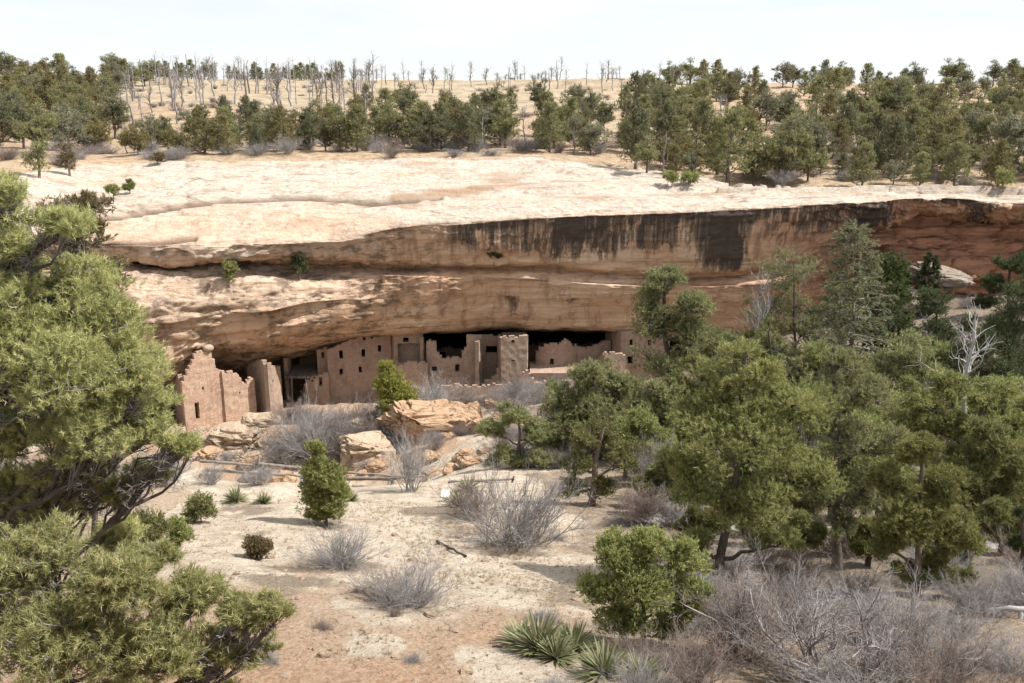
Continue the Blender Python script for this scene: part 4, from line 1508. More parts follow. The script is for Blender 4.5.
# the big pinyon close by at the left edge
hero('pinyon_tree', 'big pinyon pine nearest the camera filling the left edge, with bare grey inner branches', 'tree', -70, (-55, 215), 12.6,
     [(-40, 200, 70, 45, 5), (15, 205, 55, 28, 6, .3), (70, 228, 40, 22, 5, -.3), (20, 250, 60, 20, 5), (-60, 300, 90, 80, 6),
      (25, 320, 80, 42, 14, -.5), (100, 318, 52, 36, 10, .2), (55, 375, 85, 50, 16, -.8), (128, 368, 46, 48, 13, .2), (150, 420, 34, 32, 9, .4),
      (10, 430, 80, 45, 12), (95, 435, 66, 38, 11, -.4), (178, 448, 22, 16, 4, .3), (-60, 420, 90, 90, 6), (30, 500, 70, 36, 10, .5), (105, 490, 46, 22, 6, .6), (35, 545, 60, 30, 8, .9), (120, 535, 40, 18, 6, .9), (75, 470, 60, 26, 7, .3), (150, 470, 26, 16, 3, .6), (55, 280, 60, 26, 7, .2), (-60, 560, 90, 90, 6), (20, 500, 60, 26, 5, .8)],
     1, n1=13, m=5, leaf=NEARL, ml=L_PIN_NEAR, tr=0.13, bare=13, db=B_GREY, near=True, dens=1.75, sub=0.47, tipr=0.005)
hero('pinyon_tree', 'low leafy pinyon crown spreading across the lower left corner in front of the big pinyon', 'tree', 60, (70, 590), 9.8,
     [(30, 565, 75, 40, 9), (115, 585, 70, 34, 10, -.3), (195, 596, 50, 26, 8, .2), (248, 610, 42, 20, 6), (60, 640, 85, 50, 13, -.4), (160, 645, 75, 46, 12, -.2),
      (238, 650, 44, 26, 6, .1), (272, 612, 26, 13, 5), (150, 560, 40, 18, 5, .4), (-40, 620, 80, 70, 6), (70, 720, 110, 50, 8), (200, 720, 80, 40, 6)],
     2, n1=13, m=5, leaf=NEARL, ml=L_PIN_NEAR, tr=0.09, bare=13, db=B_GREY, near=True, dens=1.75, sub=0.47, tipr=0.005)
hero('juniper_tree', 'thin brownish grey juniper standing behind the big pinyon at left', 'tree', 92, (88, 215), 15.5,
     [(75, 205, 32, 24, 5), (90, 240, 38, 28, 5), (95, 275, 34, 30, 5), (75, 310, 50, 34, 5), (60, 370, 60, 60, 6)],
     3, n1=16, m=6, leaf=(9, 0.065, 0.018, 0.7), bark=B_PIN, ml=L_JUN_BR, tr=0.08, bare=6, db=B_GREY, sub=0.40)

# the grove at right of the clearing
hero('pinyon_tree', 'large rounded bright green pinyon in the middle of the right hand grove', 'tree', 722, (742, 350), 27,
     [(742, 372, 44, 30, 6), (700, 415, 48, 34, 6), (780, 415, 48, 38, 6, -.4), (740, 440, 62, 44, 9, -.8), (690, 478, 44, 38, 6), (795, 478, 42, 40, 6), (742, 505, 62, 36, 8, -.6), (705, 540, 34, 22, 3), (775, 540, 32, 22, 3)],
     4, n1=26, m=6, tr=0.17, ml=L_PIN, bare=3, db=B_GREY)
hero('pinyon_tree', 'broad pinyon standing centrally before the right part of the ruins', 'tree', 598, (600, 362), 54,
     [(600, 374, 42, 22, 7), (568, 400, 40, 28, 7), (634, 404, 40, 30, 7), (600, 425, 60, 34, 10, -1), (562, 450, 40, 30, 6), (640, 452, 36, 36, 7), (605, 478, 56, 30, 8)],
     5, n1=26, m=6, leaf=FARL, ml=L_PIN_GREY, tr=0.22, bare=2, db=B_GREY, tipr=0.012)
hero('juniper_tree', 'olive brown scraggly juniper in front of the broad central pinyon', 'tree', 590, (598, 425), 40,
     [(602, 440, 40, 20, 6), (575, 462, 28, 16, 4), (632, 462, 28, 20, 4), (590, 490, 36, 18, 5), (575, 520, 30, 16, 5), (605, 524, 26, 16, 4), (578, 545, 26, 14, 3)],
     6, n1=24, m=6, leaf=(9, 0.11, 0.036, 0.7), bark=B_JUN, ml=L_JUN_OL, tr=0.2, bare=3, db=B_GREY, tipr=0.010)
hero('pinyon_tree', 'small pinyon with dark trunk just right of the huge pitted boulder', 'tree', 520, (520, 405), 52,
     [(518, 415, 26, 14, 5), (500, 435, 24, 16, 4), (540, 432, 26, 18, 4), (508, 458, 28, 16, 4), (538, 462, 24, 18, 4)],
     7, n1=22, m=6, leaf=FARL, ml=L_PIN_GREY, tr=0.13, bare=1, tipr=0.010)
hero('pinyon_tree', 'tall thin grey green pinyon right of the ruins with bare tips', 'tree', 676, (668, 268), 62,
     [(668, 280, 28, 16, 6), (652, 300, 24, 18, 5), (690, 302, 32, 20, 6), (665, 330, 34, 24, 6), (700, 340, 28, 26, 5), (668, 365, 40, 28, 6), (715, 370, 30, 26, 5), (690, 400, 44, 26, 6)],
     8, n1=24, m=5, leaf=FARL, ml=L_PIN_GREY, tr=0.26, bare=4, db=B_WHITE, tipr=0.014)
hero('pinyon_tree', 'ragged half bare pinyon with a forked trunk beside the large rounded pinyon', 'tree', 838, (838, 350), 30.5,
     [(842, 365, 34, 20, 5), (812, 395, 30, 24, 5), (862, 405, 38, 28, 6), (835, 440, 40, 30, 6), (884, 448, 34, 30, 5), (814, 480, 30, 30, 5), (862, 490, 40, 32, 6), (842, 528, 32, 18, 4)],
     9, n1=18, m=5, ml=L_PIN_GREY, tr=0.19, bare=8, db=B_GREY)
hero('juniper_tree', 'yellowish green upright juniper with bare lower trunk at right', 'tree', 917, (922, 432), 26,
     [(918, 448, 26, 22, 5), (900, 480, 32, 26, 6), (945, 488, 30, 28, 6), (918, 520, 46, 30, 8, -.4), (955, 532, 30, 30, 5), (890, 540, 26, 26, 4), (945, 570, 34, 22, 5), (900, 575, 20, 18, 2)],
     10, n1=24, m=6, bark=B_JUN, ml=L_JUN, tr=0.13, bare=2, db=B_GREY)
hero('pinyon_tree', 'leaning pinyon with a strongly curved dark limb near the right edge', 'tree', 955, (985, 385), 38,
     [(990, 396, 32, 18, 6), (950, 390, 32, 18, 5), (910, 395, 26, 18, 4), (1005, 425, 30, 22, 5), (960, 425, 34, 20, 5), (915, 425, 30, 20, 4), (985, 460, 36, 22, 6), (1010, 490, 34, 26, 5), (950, 465, 24, 18, 3)],
     12, n1=24, m=6, leaf=(9, 0.13, 0.034, 0.62), ml=L_PIN, tr=0.2, bare=2)
hero('juniper_tree', 'dense bushy bright green young juniper at the near edge of the clearing', 'tree', 640, (645, 535), 19.5,
     [(612, 555, 22, 24, 6), (645, 548, 22, 20, 6), (682, 560, 24, 24, 6), (600, 590, 24, 28, 6), (640, 585, 36, 32, 9, -.3), (688, 595, 24, 28, 6), (625, 622, 36, 20, 7, -.2), (672, 625, 26, 20, 4)],
     13, n1=26, m=7, leaf=(10, 0.075, 0.021, 0.5), bark=B_JUN, ml=L_PIN, tr=0.07, sub=0.62)
hero('juniper_tree', 'upright narrow juniper standing alone in the sunlit clearing', 'tree', 325, (318, 446), 33,
     [(317, 452, 10, 14, 5), (318, 472, 18, 16, 9), (330, 480, 20, 18, 9), (318, 496, 23, 17, 10), (336, 500, 18, 18, 8), (325, 516, 20, 11, 8)],
     14, n1=24, m=6, leaf=(9, 0.10, 0.028, 0.55), bark=B_JUN, ml=L_JUN, tr=0.07, bare=2, db=B_GREY, sub=0.5)
hero('young_pine', 'bright yellow green young pine directly in front of the ruins', 'tree', 397, (388, 365), 76,
     [(386, 370, 6, 9, 4), (390, 383, 14, 11, 7), (395, 397, 19, 13, 10), (398, 411, 20, 11, 10), (404, 400, 11, 12, 4)],
     15, n1=20, m=6, leaf=(9, 0.22, 0.06, 0.5), ml=L_YOUNG, tr=0.10, sub=0.75)
hero('pinyon_tree', 'dark green pinyon at the right edge below the red cliff', 'tree', 1005, (1003, 320), 70,
     [(1003, 330, 24, 14, 5), (985, 350, 24, 18, 5), (1020, 350, 24, 18, 5), (1003, 372, 34, 20, 6), (1040, 380, 30, 24, 5)],
     16, n1=24, m=6, leaf=FARL, ml=L_PIN_DK, tr=0.2)
hero('pinyon_tree', 'dark pinyon high at the right edge against the cliff foot', 'tree', 1008, (1010, 256), 84,
     [(1012, 266, 16, 12, 5), (998, 284, 18, 14, 5), (1022, 290, 20, 18, 5), (990, 305, 16, 12, 4)],
     17, n1=24, m=6, leaf=(8, 0.22, 0.065, 0.65), ml=L_PIN_DK, tr=0.2)
hero('pinyon_tree', 'shaded pinyon cut by the right edge beside the pale path', 'tree', 1022, (1024, 510), 27,
     [(1030, 520, 16, 16, 4), (1026, 545, 16, 14, 4), (1045, 560, 24, 20, 4)],
     18, n1=22, m=6, ml=L_PIN_DK, tr=0.09)
hero('juniper_tree', 'low olive juniper filling the gap right of the ragged half bare pinyon', 'tree', 872, (876, 455), 33,
     [(872, 470, 22, 16, 5), (858, 500, 20, 16, 4), (885, 505, 20, 16, 4)],
     19, n1=22, m=6, bark=B_JUN, ml=L_JUN, tr=0.1, bare=3, db=B_GREY)
hero('pinyon_tree', 'green pinyon crown behind the large rounded pinyon, in front of the firs', 'tree', 775, (770, 330), 52,
     [(735, 348, 28, 16, 5), (775, 350, 30, 18, 4), (800, 372, 26, 20, 4), (760, 382, 34, 20, 5)],
     20, n1=20, m=5, leaf=FARL, ml=L_PIN_GREY, tr=0.18, bare=5, db=B_WHITE, tipr=0.012)
GROVE = [
    (640, 46, 62, 70, 'pin'), (700, 58, 70, 80, 'jun'), (735, 46, 70, 80, 'jun'), (790, 70, 90, 130, 'grey'), (815, 52, 70, 110, 'pin'), (855, 48, 80, 120, 'jun'),
    (885, 44, 80, 100, 'pin'), (905, 54, 80, 110, 'grey'), (930, 68, 76, 90, 'dk'), (928, 49, 60, 80, 'jun'), (975, 56, 80, 100, 'dk'), (1000, 46, 80, 100, 'pin'),
    (1030, 60, 90, 120, 'dk'), (870, 76, 70, 100, 'dk'), (840, 72, 60, 100, 'jun'), (1050, 40, 90, 120, 'pin'), (720, 74, 60, 60, 'grey'), (765, 62, 70, 100, 'jun'), (680, 48, 56, 56, 'pin'), (1060, 80, 80, 110, 'dk'),
    (690, 38, 66, 70, 'jun'), (765, 40, 76, 84, 'pin'), (800, 36, 70, 80, 'jun'), (862, 40, 76, 96, 'pin'), (985, 36, 90, 110, 'jun'), (940, 60, 66, 76, 'pin'), (1010, 38, 80, 90, 'pin'), (660, 54, 66, 66, 'grey'), (625, 48, 60, 56, 'jun'),
]
GROVE += [(700, 33, 46, 34, 'jun'), (760, 34, 50, 36, 'pin'), (800, 33, 44, 36, 'jun'), (868, 31, 50, 40, 'jun'), (955, 30, 54, 42, 'pin'), (1000, 33, 50, 44, 'jun'), (985, 44, 60, 50, 'grey'), (660, 40, 44, 40, 'jun'), (730, 40, 60, 50, 'grey'), (900, 36, 60, 60, 'pin'), (830, 40, 60, 64, 'jun')]
GL = {'pin': ('mid green pinyon', 'pinyon_tree', L_PIN), 'jun': ('olive juniper', 'juniper_tree', L_JUN_OL), 'grey': ('grey green pinyon', 'pinyon_tree', L_PIN_GREY), 'dk': ('dark pinyon', 'pinyon_tree', L_PIN_DK)}
for i, (px, Y, wp, hp, kd) in enumerate(GROVE):
    g_ = gp(px, Y)
    gx, gy = proj(g_)
    tp = gy - hp
    lab, nm, ml_ = GL[kd]
    wp, hp = wp * 1.22, hp * 1.18
    tp = gy - hp
    hero(nm, lab + ' among the crowded background trees of the right hand grove', 'tree', px, (px + 4, tp + 0.12 * hp), Y,
         [(px, tp + 0.20 * hp, wp * .30, hp * .18, 5), (px - wp * .22, tp + .42 * hp, wp * .28, hp * .20, 5), (px + wp * .22, tp + .45 * hp, wp * .28, hp * .20, 5), (px, tp + .66 * hp, wp * .42, hp * .2, 6)],
         1000 + i, n1=20, m=5, leaf=FARL, ml=ml_, tr=0.14, bare=6, db=B_GREY, tipr=0.011)['group'] = lab + 's crowded in the right hand grove'
# smaller evergreens of the clearing and the near slope
for a in (
    ('small_juniper', 'small bright green juniper at the left end of the clearing', 178, (178, 514), 27, [(175, 525, 9, 9, 4), (181, 535, 11, 10, 5), (172, 543, 9, 8, 3)], 21, L_PIN),
    ('small_juniper', 'olive juniper bush rising above the low pinyon crown at left', 148, (146, 508), 26, [(140, 522, 16, 10, 4), (155, 530, 16, 12, 4), (148, 550, 20, 14, 5)], 22, L_JUN_OL),
    ('small_juniper', 'round olive juniper bush behind the small bright green one', 201, (200, 492), 33, [(198, 502, 12, 9, 4), (207, 512, 11, 10, 4), (192, 516, 10, 8, 3)], 23, L_JUN_OL),
    ('small_juniper', 'tiny brown rounded shrub casting a shadow on the bare clearing', 258, (258, 538), 26.5, [(254, 544, 10, 8, 5), (264, 546, 9, 8, 5), (258, 551, 11, 7, 5)], 24, L_JUN_BR),
):
    hero(a[0], a[1], 'bush', a[2], a[3], a[4], a[5], a[6], n1=18, m=6, leaf=(9, 0.075, 0.026, 0.6), bark=B_JUN, ml=a[7], tr=0.03, sub=0.85)


# ------------------------------------------------------------------ firs
def fir_meshes(rng, H, R, nb, leaf, ml, bark, sparse=0.0, droop=0.25, dead=None):
    tb, cb = MB(), MB()
    t = np.linspace(0, 1, 14)
    tk = np.stack([0.03 * H * np.sin(t * 3 + 1) * t, 0.02 * H * np.sin(t * 4) * t, -0.4 + t * (H + 0.4)], -1)
    tk[:, :2] -= tk[0, :2]
    tubes(tb, tk[None], (0.018 * H * (1 - t) + 0.02)[None], 8)
    tt = np.linspace(0.10, 0.985, nb) + rng.uniform(-0.012, 0.012, nb)
    p, _ = along(tk[None], tt[None])
    p = p[0]
    ang = np.arange(nb) * 2.4 + rng.uniform(-0.4, 0.4, nb)
    prof = np.minimum((1 - tt) * 1.5, 1.0) ** 0.85 * np.where(tt < 0.25, 0.8, 1.0)
    L = R * prof * rng.uniform(0.55, 1.12, nb) + 0.15
    d = np.stack([np.cos(ang), np.sin(ang), np.full(nb, 0.10)], -1)
    N = 7
    s = np.linspace(0, 1, N)
    pl = p[:, None] + d[:, None] * (L[:, None, None] * s[None, :, None])
    pl[..., 2] -= droop * (L[:, None] * (s[None] ** 1.6))
    pl[..., 2] += 0.12 * L[:, None] * s[None] ** 4
    br = (0.010 * L + 0.014)[:, None] * np.linspace(1, 0.3, N)[None]
    mi = 1 if dead else 0
    tubes(tb, pl, br, 4, mat=mi)
    k = 9
    sb, sr = sprout(rng, pl, br, k, 0.15, 1.0, 0.22 * R, 0.42 * R, 0.55, -0.12, 4, 0.12, 0.6, 0.4, 0.007)
    tubes(tb, sb, sr, 3, mat=mi)
    live = np.repeat(rng.uniform(size=nb) > sparse, k)
    sb = sb[live]
    pos, tg = along(sb, rng.uniform(0.1, 1.0, (len(sb), 7)))
    n_ = pos.shape[0] * 7
    tint = 0.45 + np.repeat(rng.uniform(-0.25, 0.25, len(sb)), 7)
    leaves(cb, rng, pos.reshape(-1, 3), nrm(tg.reshape(-1, 3) + np.array([0, 0, 0.1])), *leaf, tint)
    return tb.mesh('trunk', [bark] + ([dead] if dead else [])), cb.mesh('crown', ml, smooth=False)


def fir(label, px, py_top, Y, wpx, seed, leaf, ml, nb=80, sparse=0.0, dead=None, loc=None, name='fir_tree'):
    rng = np.random.default_rng(seed)
    b = gp(px, Y) if loc is None else np.asarray(loc, float)
    H = P(px, py_top, Y)[2] - b[2]
    tm, cm = fir_meshes(rng, H, wpx / 2 * Y / F / CT, nb, leaf, ml, B_PIN, sparse, dead=dead)
    return plant_tree(name, label, 'tree', b, tm, cm, rotz=rng.uniform(0, 6))


fir('tallest fir, thin with many bare grey boughs, rising before the cliff', 840, 224, 62, 112, 31, (8, 0.20, 0.06, 0.55), L_FIR_PALE, 100, 0.14, B_GREY)
fir('dense dark green fir right behind the tallest fir', 878, 254, 66, 80, 32, (8, 0.21, 0.065, 0.55), L_FIR, 90)
fir('short fir standing between the dense dark fir and the white snag', 905, 345, 60, 62, 33, (7, 0.18, 0.05, 0.5), L_FIR_PALE, 70, 0.1)
fir('small green fir on the rock ledge of the red cliff', 927, 254, 88, 26, 34, (7, 0.24, 0.075, 0.5), L_PIN_DK, 40, loc=P(927, 291, 88))
fir('smaller darker fir left of the other one on the rock ledge', 901, 266, 89, 18, 35, (7, 0.24, 0.075, 0.5), L_FIR, 30, loc=P(901, 292, 89))
fir('fir half hidden behind the ragged pinyon, left of the tallest fir', 812, 330, 58, 70, 36, (6, 0.17, 0.048, 0.5), L_FIR_PALE, 64, 0.1, B_GREY)


# ------------------------------------------------------------------ bare shrubs and snags
def shrub_mesh(rng, R, H, stems, k1, k2, bark, r0=0.014, upright=0.5):
    b = MB()
    ang = rng.uniform(0, 2 * math.pi, stems)
    tilt = rng.uniform(0.05, 1.0, stems) ** 0.7
    d = nrm(np.stack([np.cos(ang) * tilt * R / H * 1.2, np.sin(ang) * tilt * R / H * 1.2, np.full(stems, 1.0)], -1))
    L = H * rng.uniform(0.55, 1.0, stems) / np.maximum(d[:, 2], 0.45)
    base = np.stack([0.12 * R * rng.normal(size=stems), 0.12 * R * rng.normal(size=stems), np.full(stems, -0.1)], -1)
    N = 6
    p, out = base, [base]
    for i in range(N - 1):
        p = p + d * (L / (N - 1))[:, None]
        d = nrm(d + 0.17 * rng.normal(size=d.shape) + np.array([0, 0, 0.05]))
        out.append(p)
    pl = np.stack(out, 1)
    rad = r0 * rng.uniform(0.7, 1.3, stems)[:, None] * np.linspace(1, 0.4, N)[None]
    tubes(b, pl, rad, 4)
    a, ar = sprout(rng, pl, rad, k1, 0.2, 1.0, 0.28 * H, 0.55 * H, 0.5, upright * 0.5, 5, 0.2, 0.6, 0.4, r0 * 0.28)
    tubes(b, a, ar, 3)
    c, cr = sprout(rng, a, ar, k2, 0.2, 1.0, 0.12 * H, 0.30 * H, 0.55, upright * 0.4, 4, 0.2, 0.7, 0.5, r0 * 0.22)
    tubes(b, c, cr, 3)
    return b.mesh('shrub', bark)


def snag_mesh(rng, H, r, nb, bark, top=0.35, spread=1.0, lo=0.25):
    b = MB()
    N = 9
    t = np.linspace(0, 1, N)
    tk = np.stack([np.cumsum(rng.normal(size=N)) * 0.018 * H, np.cumsum(rng.normal(size=N)) * 0.018 * H, -0.3 + t * (H + 0.3)], -1)
    tk[:, :2] -= tk[0, :2]
    rad = (r * (1 - (1 - top) * t))[None]
    tubes(b, tk[None], rad, 6)
    if nb:
        a, ar = sprout(rng, tk[None], rad, nb, lo, 1.0, 0.16 * H, 0.42 * H, 0.7 * spread, 0.45, 6, 0.22, 0.5, 0.3, r * 0.14)
        tubes(b, a, ar, 4)
        c, cr = sprout(rng, a, ar, 4, 0.3, 1.0, 0.08 * H, 0.2 * H, 0.6, 0.3, 4, 0.25, 0.6, 0.4, r * 0.10)
        tubes(b, c, cr, 3)
    return b.mesh('snag', bark)


rs = np.random.default_rng(400)
SH = {
    'grey': [shrub_mesh(rs, 1.1, 1.2, 40, 9, 6, B_GREY, 0.011), shrub_mesh(rs, 1.2, 1.05, 44, 9, 6, B_GREY, 0.011), shrub_mesh(rs, 0.9, 1.4, 36, 9, 6, B_GREY, 0.011)],
    'brown': [shrub_mesh(rs, 1.1, 1.1, 42, 9, 6, B_BROWN, 0.011), shrub_mesh(rs, 1.0, 1.3, 38, 9, 6, B_BROWN, 0.011)],
    'low': [shrub_mesh(rs, 0.9, 0.62, 110, 7, 5, B_GREY, 0.006), shrub_mesh(rs, 0.95, 0.55, 110, 7, 5, B_BROWN, 0.006)],
    'wide': [shrub_mesh(rs, 1.7, 0.95, 60, 9, 6, B_GREY, 0.010), shrub_mesh(rs, 1.7, 0.9, 60, 9, 6, B_BROWN, 0.010)],
    'pale': [shrub_mesh(rs, 0.8, 1.5, 26, 8, 5, B_WHITE, 0.012)],
}


def shrub(label, px, Y, wpx, hpx, kind, seed, group=None, loc=None, cat='shrub', name='bare_shrub'):
    rng = np.random.default_rng(seed)
    me = SH[kind][seed % len(SH[kind])]
    k = Y / F / CT
    zs = max(v.co.z for v in me.vertices) if me.name not in ZC else ZC[me.name][1]
    if me.name not in ZC:
        xs = np.percentile(np.abs([v.co.x for v in me.vertices]), 98)
        ZC[me.name] = (xs, zs)
    xs, zs = ZC[me.name]
    p = gp(px, Y) if loc is None else loc
    sx, sz = wpx * k / 2 / xs, hpx * k / zs
    o = link(name, me, None, p, rng.uniform(0, 6), (sx, sx, sz))
    return tag(o, label, cat, group, 'thing')


ZC = {}
for a in (
    ('largest grey leafless thicket, below the ruins and left of the young pine', 318, 70, 96, 82, 'grey', 1),
    ('grey leafless bush at the left side of the largest grey thicket', 282, 69, 56, 52, 'grey', 5),
    ('brownish leafless bush between the largest thicket and the young pine', 360, 72, 56, 52, 'brown', 2),
    ('pale leafless bush with upright twigs right of the young pine', 432, 79, 56, 50, 'pale', 1),
    ('slender pale leafless shrub rising before the huge pitted boulder', 412, 43.5, 62, 82, 'pale', 3),
    ('wide purplish grey leafless shrub at the right edge of the clearing', 516, 32, 140, 104, 'wide', 2),
    ('grey leafless shrub left of the wide purplish one, behind the dark log', 474, 36, 80, 58, 'wide', 3),
    ('round low grey shrub alone on the bare rock, farther of the two', 341, 26, 92, 48, 'low', 2),
    ('low pale grey shrub nearer the camera on the bare clearing', 408, 22, 118, 58, 'low', 4),
    ('grey leafless shrub along the rail fence behind the yuccas', 258, 42, 60, 24, 'grey', 8),
    ('pale leafless shrub left end of the rail fence', 212, 42, 44, 26, 'grey', 9),
    ('big purplish bare shrub sprawling in the lower right foreground', 850, 16.6, 240, 80, 'wide', 4),
    ('brownish bare shrub left of the sprawling foreground shrub', 742, 18.5, 130, 110, 'brown', 5),
    ('brownish bare shrub in the bottom right corner', 945, 16.5, 170, 100, 'wide', 7),
    ('bare shrub in front of the yellowish juniper trunk', 905, 20, 140, 80, 'grey', 7),
    ('thin bare shrub at the bottom edge right of the dense bushy juniper', 700, 16, 110, 80, 'brown', 9),
    ('grey bare shrub under the large rounded pinyon', 790, 22, 120, 90, 'grey', 10),
    ('tangle of grey twigs between the broad central pinyon and the large rounded one', 660, 42, 80, 90, 'grey', 11),
    ('brown leafless brush below the broad central pinyon', 640, 36, 70, 60, 'brown', 12),
    ('tall grey leafless shrub behind the ragged half bare pinyon', 800, 44, 80, 100, 'grey', 13),
    ('reddish brown leafless brush near the foot of the white snag', 915, 74, 60, 48, 'brown', 15),
    ('grey brush on the ledge boulder at right', 968, 90, 30, 18, 'grey', 16),
    ('grey brush left on the ledge boulder at right', 925, 90, 34, 18, 'grey', 17),
    ('bottom edge grey shrub just right of the yuccas', 640, 15, 90, 60, 'low', 18),
):
    shrub(*a)
for i in range(26):
    rng = np.random.default_rng(700 + i)
    px = rng.uniform(445, 640)
    shrub('leafless shrub of the low grey belt under the ruins terrace', px, rng.uniform(78, 85), rng.uniform(26, 44), rng.uniform(14, 24), 'grey' if i % 2 else 'brown', 700 + i, 'shrubs of the grey belt below the terrace')
for i in range(16):
    rng = np.random.default_rng(1500 + i)
    shrub('small grey bush among the rubble rocks behind the rail fence', rng.uniform(205, 480), rng.uniform(64, 71), rng.uniform(18, 36), rng.uniform(10, 20), ('grey', 'low')[i % 2], 1500 + i, 'bushes among the rubble')
for i in range(26):
    rng = np.random.default_rng(1300 + i)
    px = rng.uniform(268, 410)
    shrub('leafless grey bush of the thicket belt before the long windowed wall', px, rng.uniform(71, 80), rng.uniform(30, 52), rng.uniform(20, 38), ('grey', 'brown', 'wide')[i % 3], 1300 + i, 'thicket belt before the windowed wall')
for i in range(34):
    rng = np.random.default_rng(1400 + i)
    px = rng.uniform(430, 660)
    px = px if px > 500 else px + 110
    shrub('leafless brush on the slope between the boulders and the central pinyons', px, rng.uniform(50, 76), rng.uniform(34, 60), rng.uniform(20, 40), ('grey', 'brown', 'wide')[i % 3], 1400 + i, 'brush on the slope by the central pinyons')
for i in range(44):
    rng = np.random.default_rng(1760 + i)
    px, Y = rng.uniform(620, 1040), rng.uniform(34, 78)
    shrub('leafless brush filling the shade between the trees of the right hand grove', px, Y, rng.uniform(44, 80), rng.uniform(36, 60), 'grey' if i % 2 else 'brown', 1760 + i, 'brush between the grove trees')
for i in range(30):
    rng = np.random.default_rng(1800 + i)
    px, Y = rng.uniform(640, 1040), rng.uniform(17, 34)
    shrub('low bare undergrowth shrub on the slope under the right hand grove', px, Y, rng.uniform(60, 110), rng.uniform(26, 48), 'low', 1800 + i, 'low bare undergrowth under the grove')
for i in range(16):
    rng = np.random.default_rng(830 + i)
    px, Y = rng.uniform(120, 560), rng.uniform(15, 36)
    if 200 < px < 470 and Y > 25:
        px += 260
    shrub('small dry twiggy tuft scattered on the clearing soil', px, Y, rng.uniform(20, 44), rng.uniform(8, 16), 'low', 830 + i, 'dry twiggy tufts on the clearing')
for i in range(12):
    rng = np.random.default_rng(860 + i)
    px, Y = rng.uniform(0, 190), rng.uniform(40, 46)
    shrub('dry shrub on the canyon edge behind the left hand pinyons', px, Y, rng.uniform(40, 70), rng.uniform(24, 40), 'grey' if i % 2 else 'low', 860 + i, 'dry shrubs on the canyon edge at left')


def snag(label, px, py_top, Y, r, nb, bark, seed, spread=1.0, lo=0.25, group=None, top=0.3):
    rng = np.random.default_rng(seed)
    b = gp(px, Y)
    H = P(px, py_top, Y)[2] - b[2]
    o = link('dead_tree', snag_mesh(rng, H, r, nb, bark, top, spread, lo), None, b)
    return tag(o, label, 'dead tree', group, 'thing')


snag('white broken snag with curved bare limbs before the ledge boulder', 955, 322, 45, 0.20, 18, B_WHITE, 51, 1.3, 0.55, top=0.35)
snag('pale grey dead tree with drooping twigs between the tall pinyon and the tallest fir', 752, 288, 64, 0.12, 44, B_GREY, 52, 1.1, 0.35)
snag('grey dead tree standing left of the jagged sunlit tower foot', 218, 452, 48, 0.05, 20, B_GREY, 53, 1.0, 0.1)
snag('grey leaning dead tree under the right hand grove', 695, 470, 33, 0.08, 22, B_GREY, 54, 1.3, 0.1)


for i, (lab, px, Y, tp, r) in enumerate((
    ('sprawling leafless shrub with thick forked grey branches, lower right', 815, 17.2, 592, 0.040),
    ('forked grey leafless shrub right of the thick branched sprawling one', 885, 18.0, 604, 0.034),
    ('pale forked shrub reaching over the foot of the large rounded pinyon', 735, 18.6, 588, 0.034))):
    rng = np.random.default_rng(640 + i)
    b_ = gp(px, Y)
    H_ = P(px, tp, Y)[2] - b_[2]
    mb = MB()
    st_, sr_ = sprout(rng, np.array([[[0, 0, -.15], [0, 0, 0.0], [0, 0, .12]]]), np.full((1, 3), r * 1.5), 9, 0.2, 1.0, H_ * .9, H_ * 1.5, 1.1, 0.45, 9, 0.32, 0.8, 0.3, r * .5)
    tubes(mb, st_, sr_, 6)
    a_, ar_ = sprout(rng, st_, sr_, 9, 0.2, 1.0, H_ * .25, H_ * .6, 0.8, 0.3, 7, 0.34, 0.6, 0.35, r * .18)
    tubes(mb, a_, ar_, 4)
    c_, cr_ = sprout(rng, a_, ar_, 6, 0.2, 1.0, H_ * .12, H_ * .28, 0.8, 0.25, 5, 0.35, 0.7, 0.5, r * .11)
    tubes(mb, c_, cr_, 3)
    tag(link('bare_shrub', mb.mesh('shrub', B_PURP), None, b_), lab, 'shrub', None, 'thing')


# ------------------------------------------------------------------ yuccas
def yucca_meshes(rng, n, L):
    lb, cb = MB(), MB()
    ang = rng.uniform(0, 2 * math.pi, n)
    el = np.arcsin(rng.uniform(-0.05, 0.98, n))
    d = np.stack([np.cos(ang) * np.cos(el), np.sin(ang) * np.cos(el), np.sin(el)], -1)
    s = nrm(np.cross(d, np.array([0, 0, 1.0]) + 0.2 * rng.normal(size=d.shape)))
    ln = L * rng.uniform(0.7, 1.1, n)
    t = np.array([0.0, 0.35, 0.7, 1.0])
    wd = np.array([0.020, 0.022, 0.015, 0.002]) * L / 0.6
    pl = d[:, None] * (ln[:, None] * t[None])[..., None]
    pl[..., 2] -= 0.10 * ln[:, None] * (t[None] ** 2) * np.cos(el)[:, None]
    pl[..., 2] += 0.05
    a, b_ = pl - s[:, None] * wd[None, :, None], pl + s[:, None] * wd[None, :, None]
    v = np.stack([a, b_], 2).reshape(n, 8, 3)
    q = np.array([[0, 1, 3, 2], [2, 3, 5, 4], [4, 5, 7, 6]])
    Q = q[None] + (np.arange(n) * 8)[:, None, None]
    tint = np.repeat(np.clip(rng.uniform(0.1, 0.75, n) + 0.35 * (el < 0.25), 0, 1), 8)
    lb.add(v, Q, tint=tint)
    vv, ff = ico(2)
    cb.add(vv * np.array([0.09, 0.09, 0.12]), None, ff)
    return cb.mesh('stem', B_PIN), lb.mesh('blades', L_YUC, smooth=False)


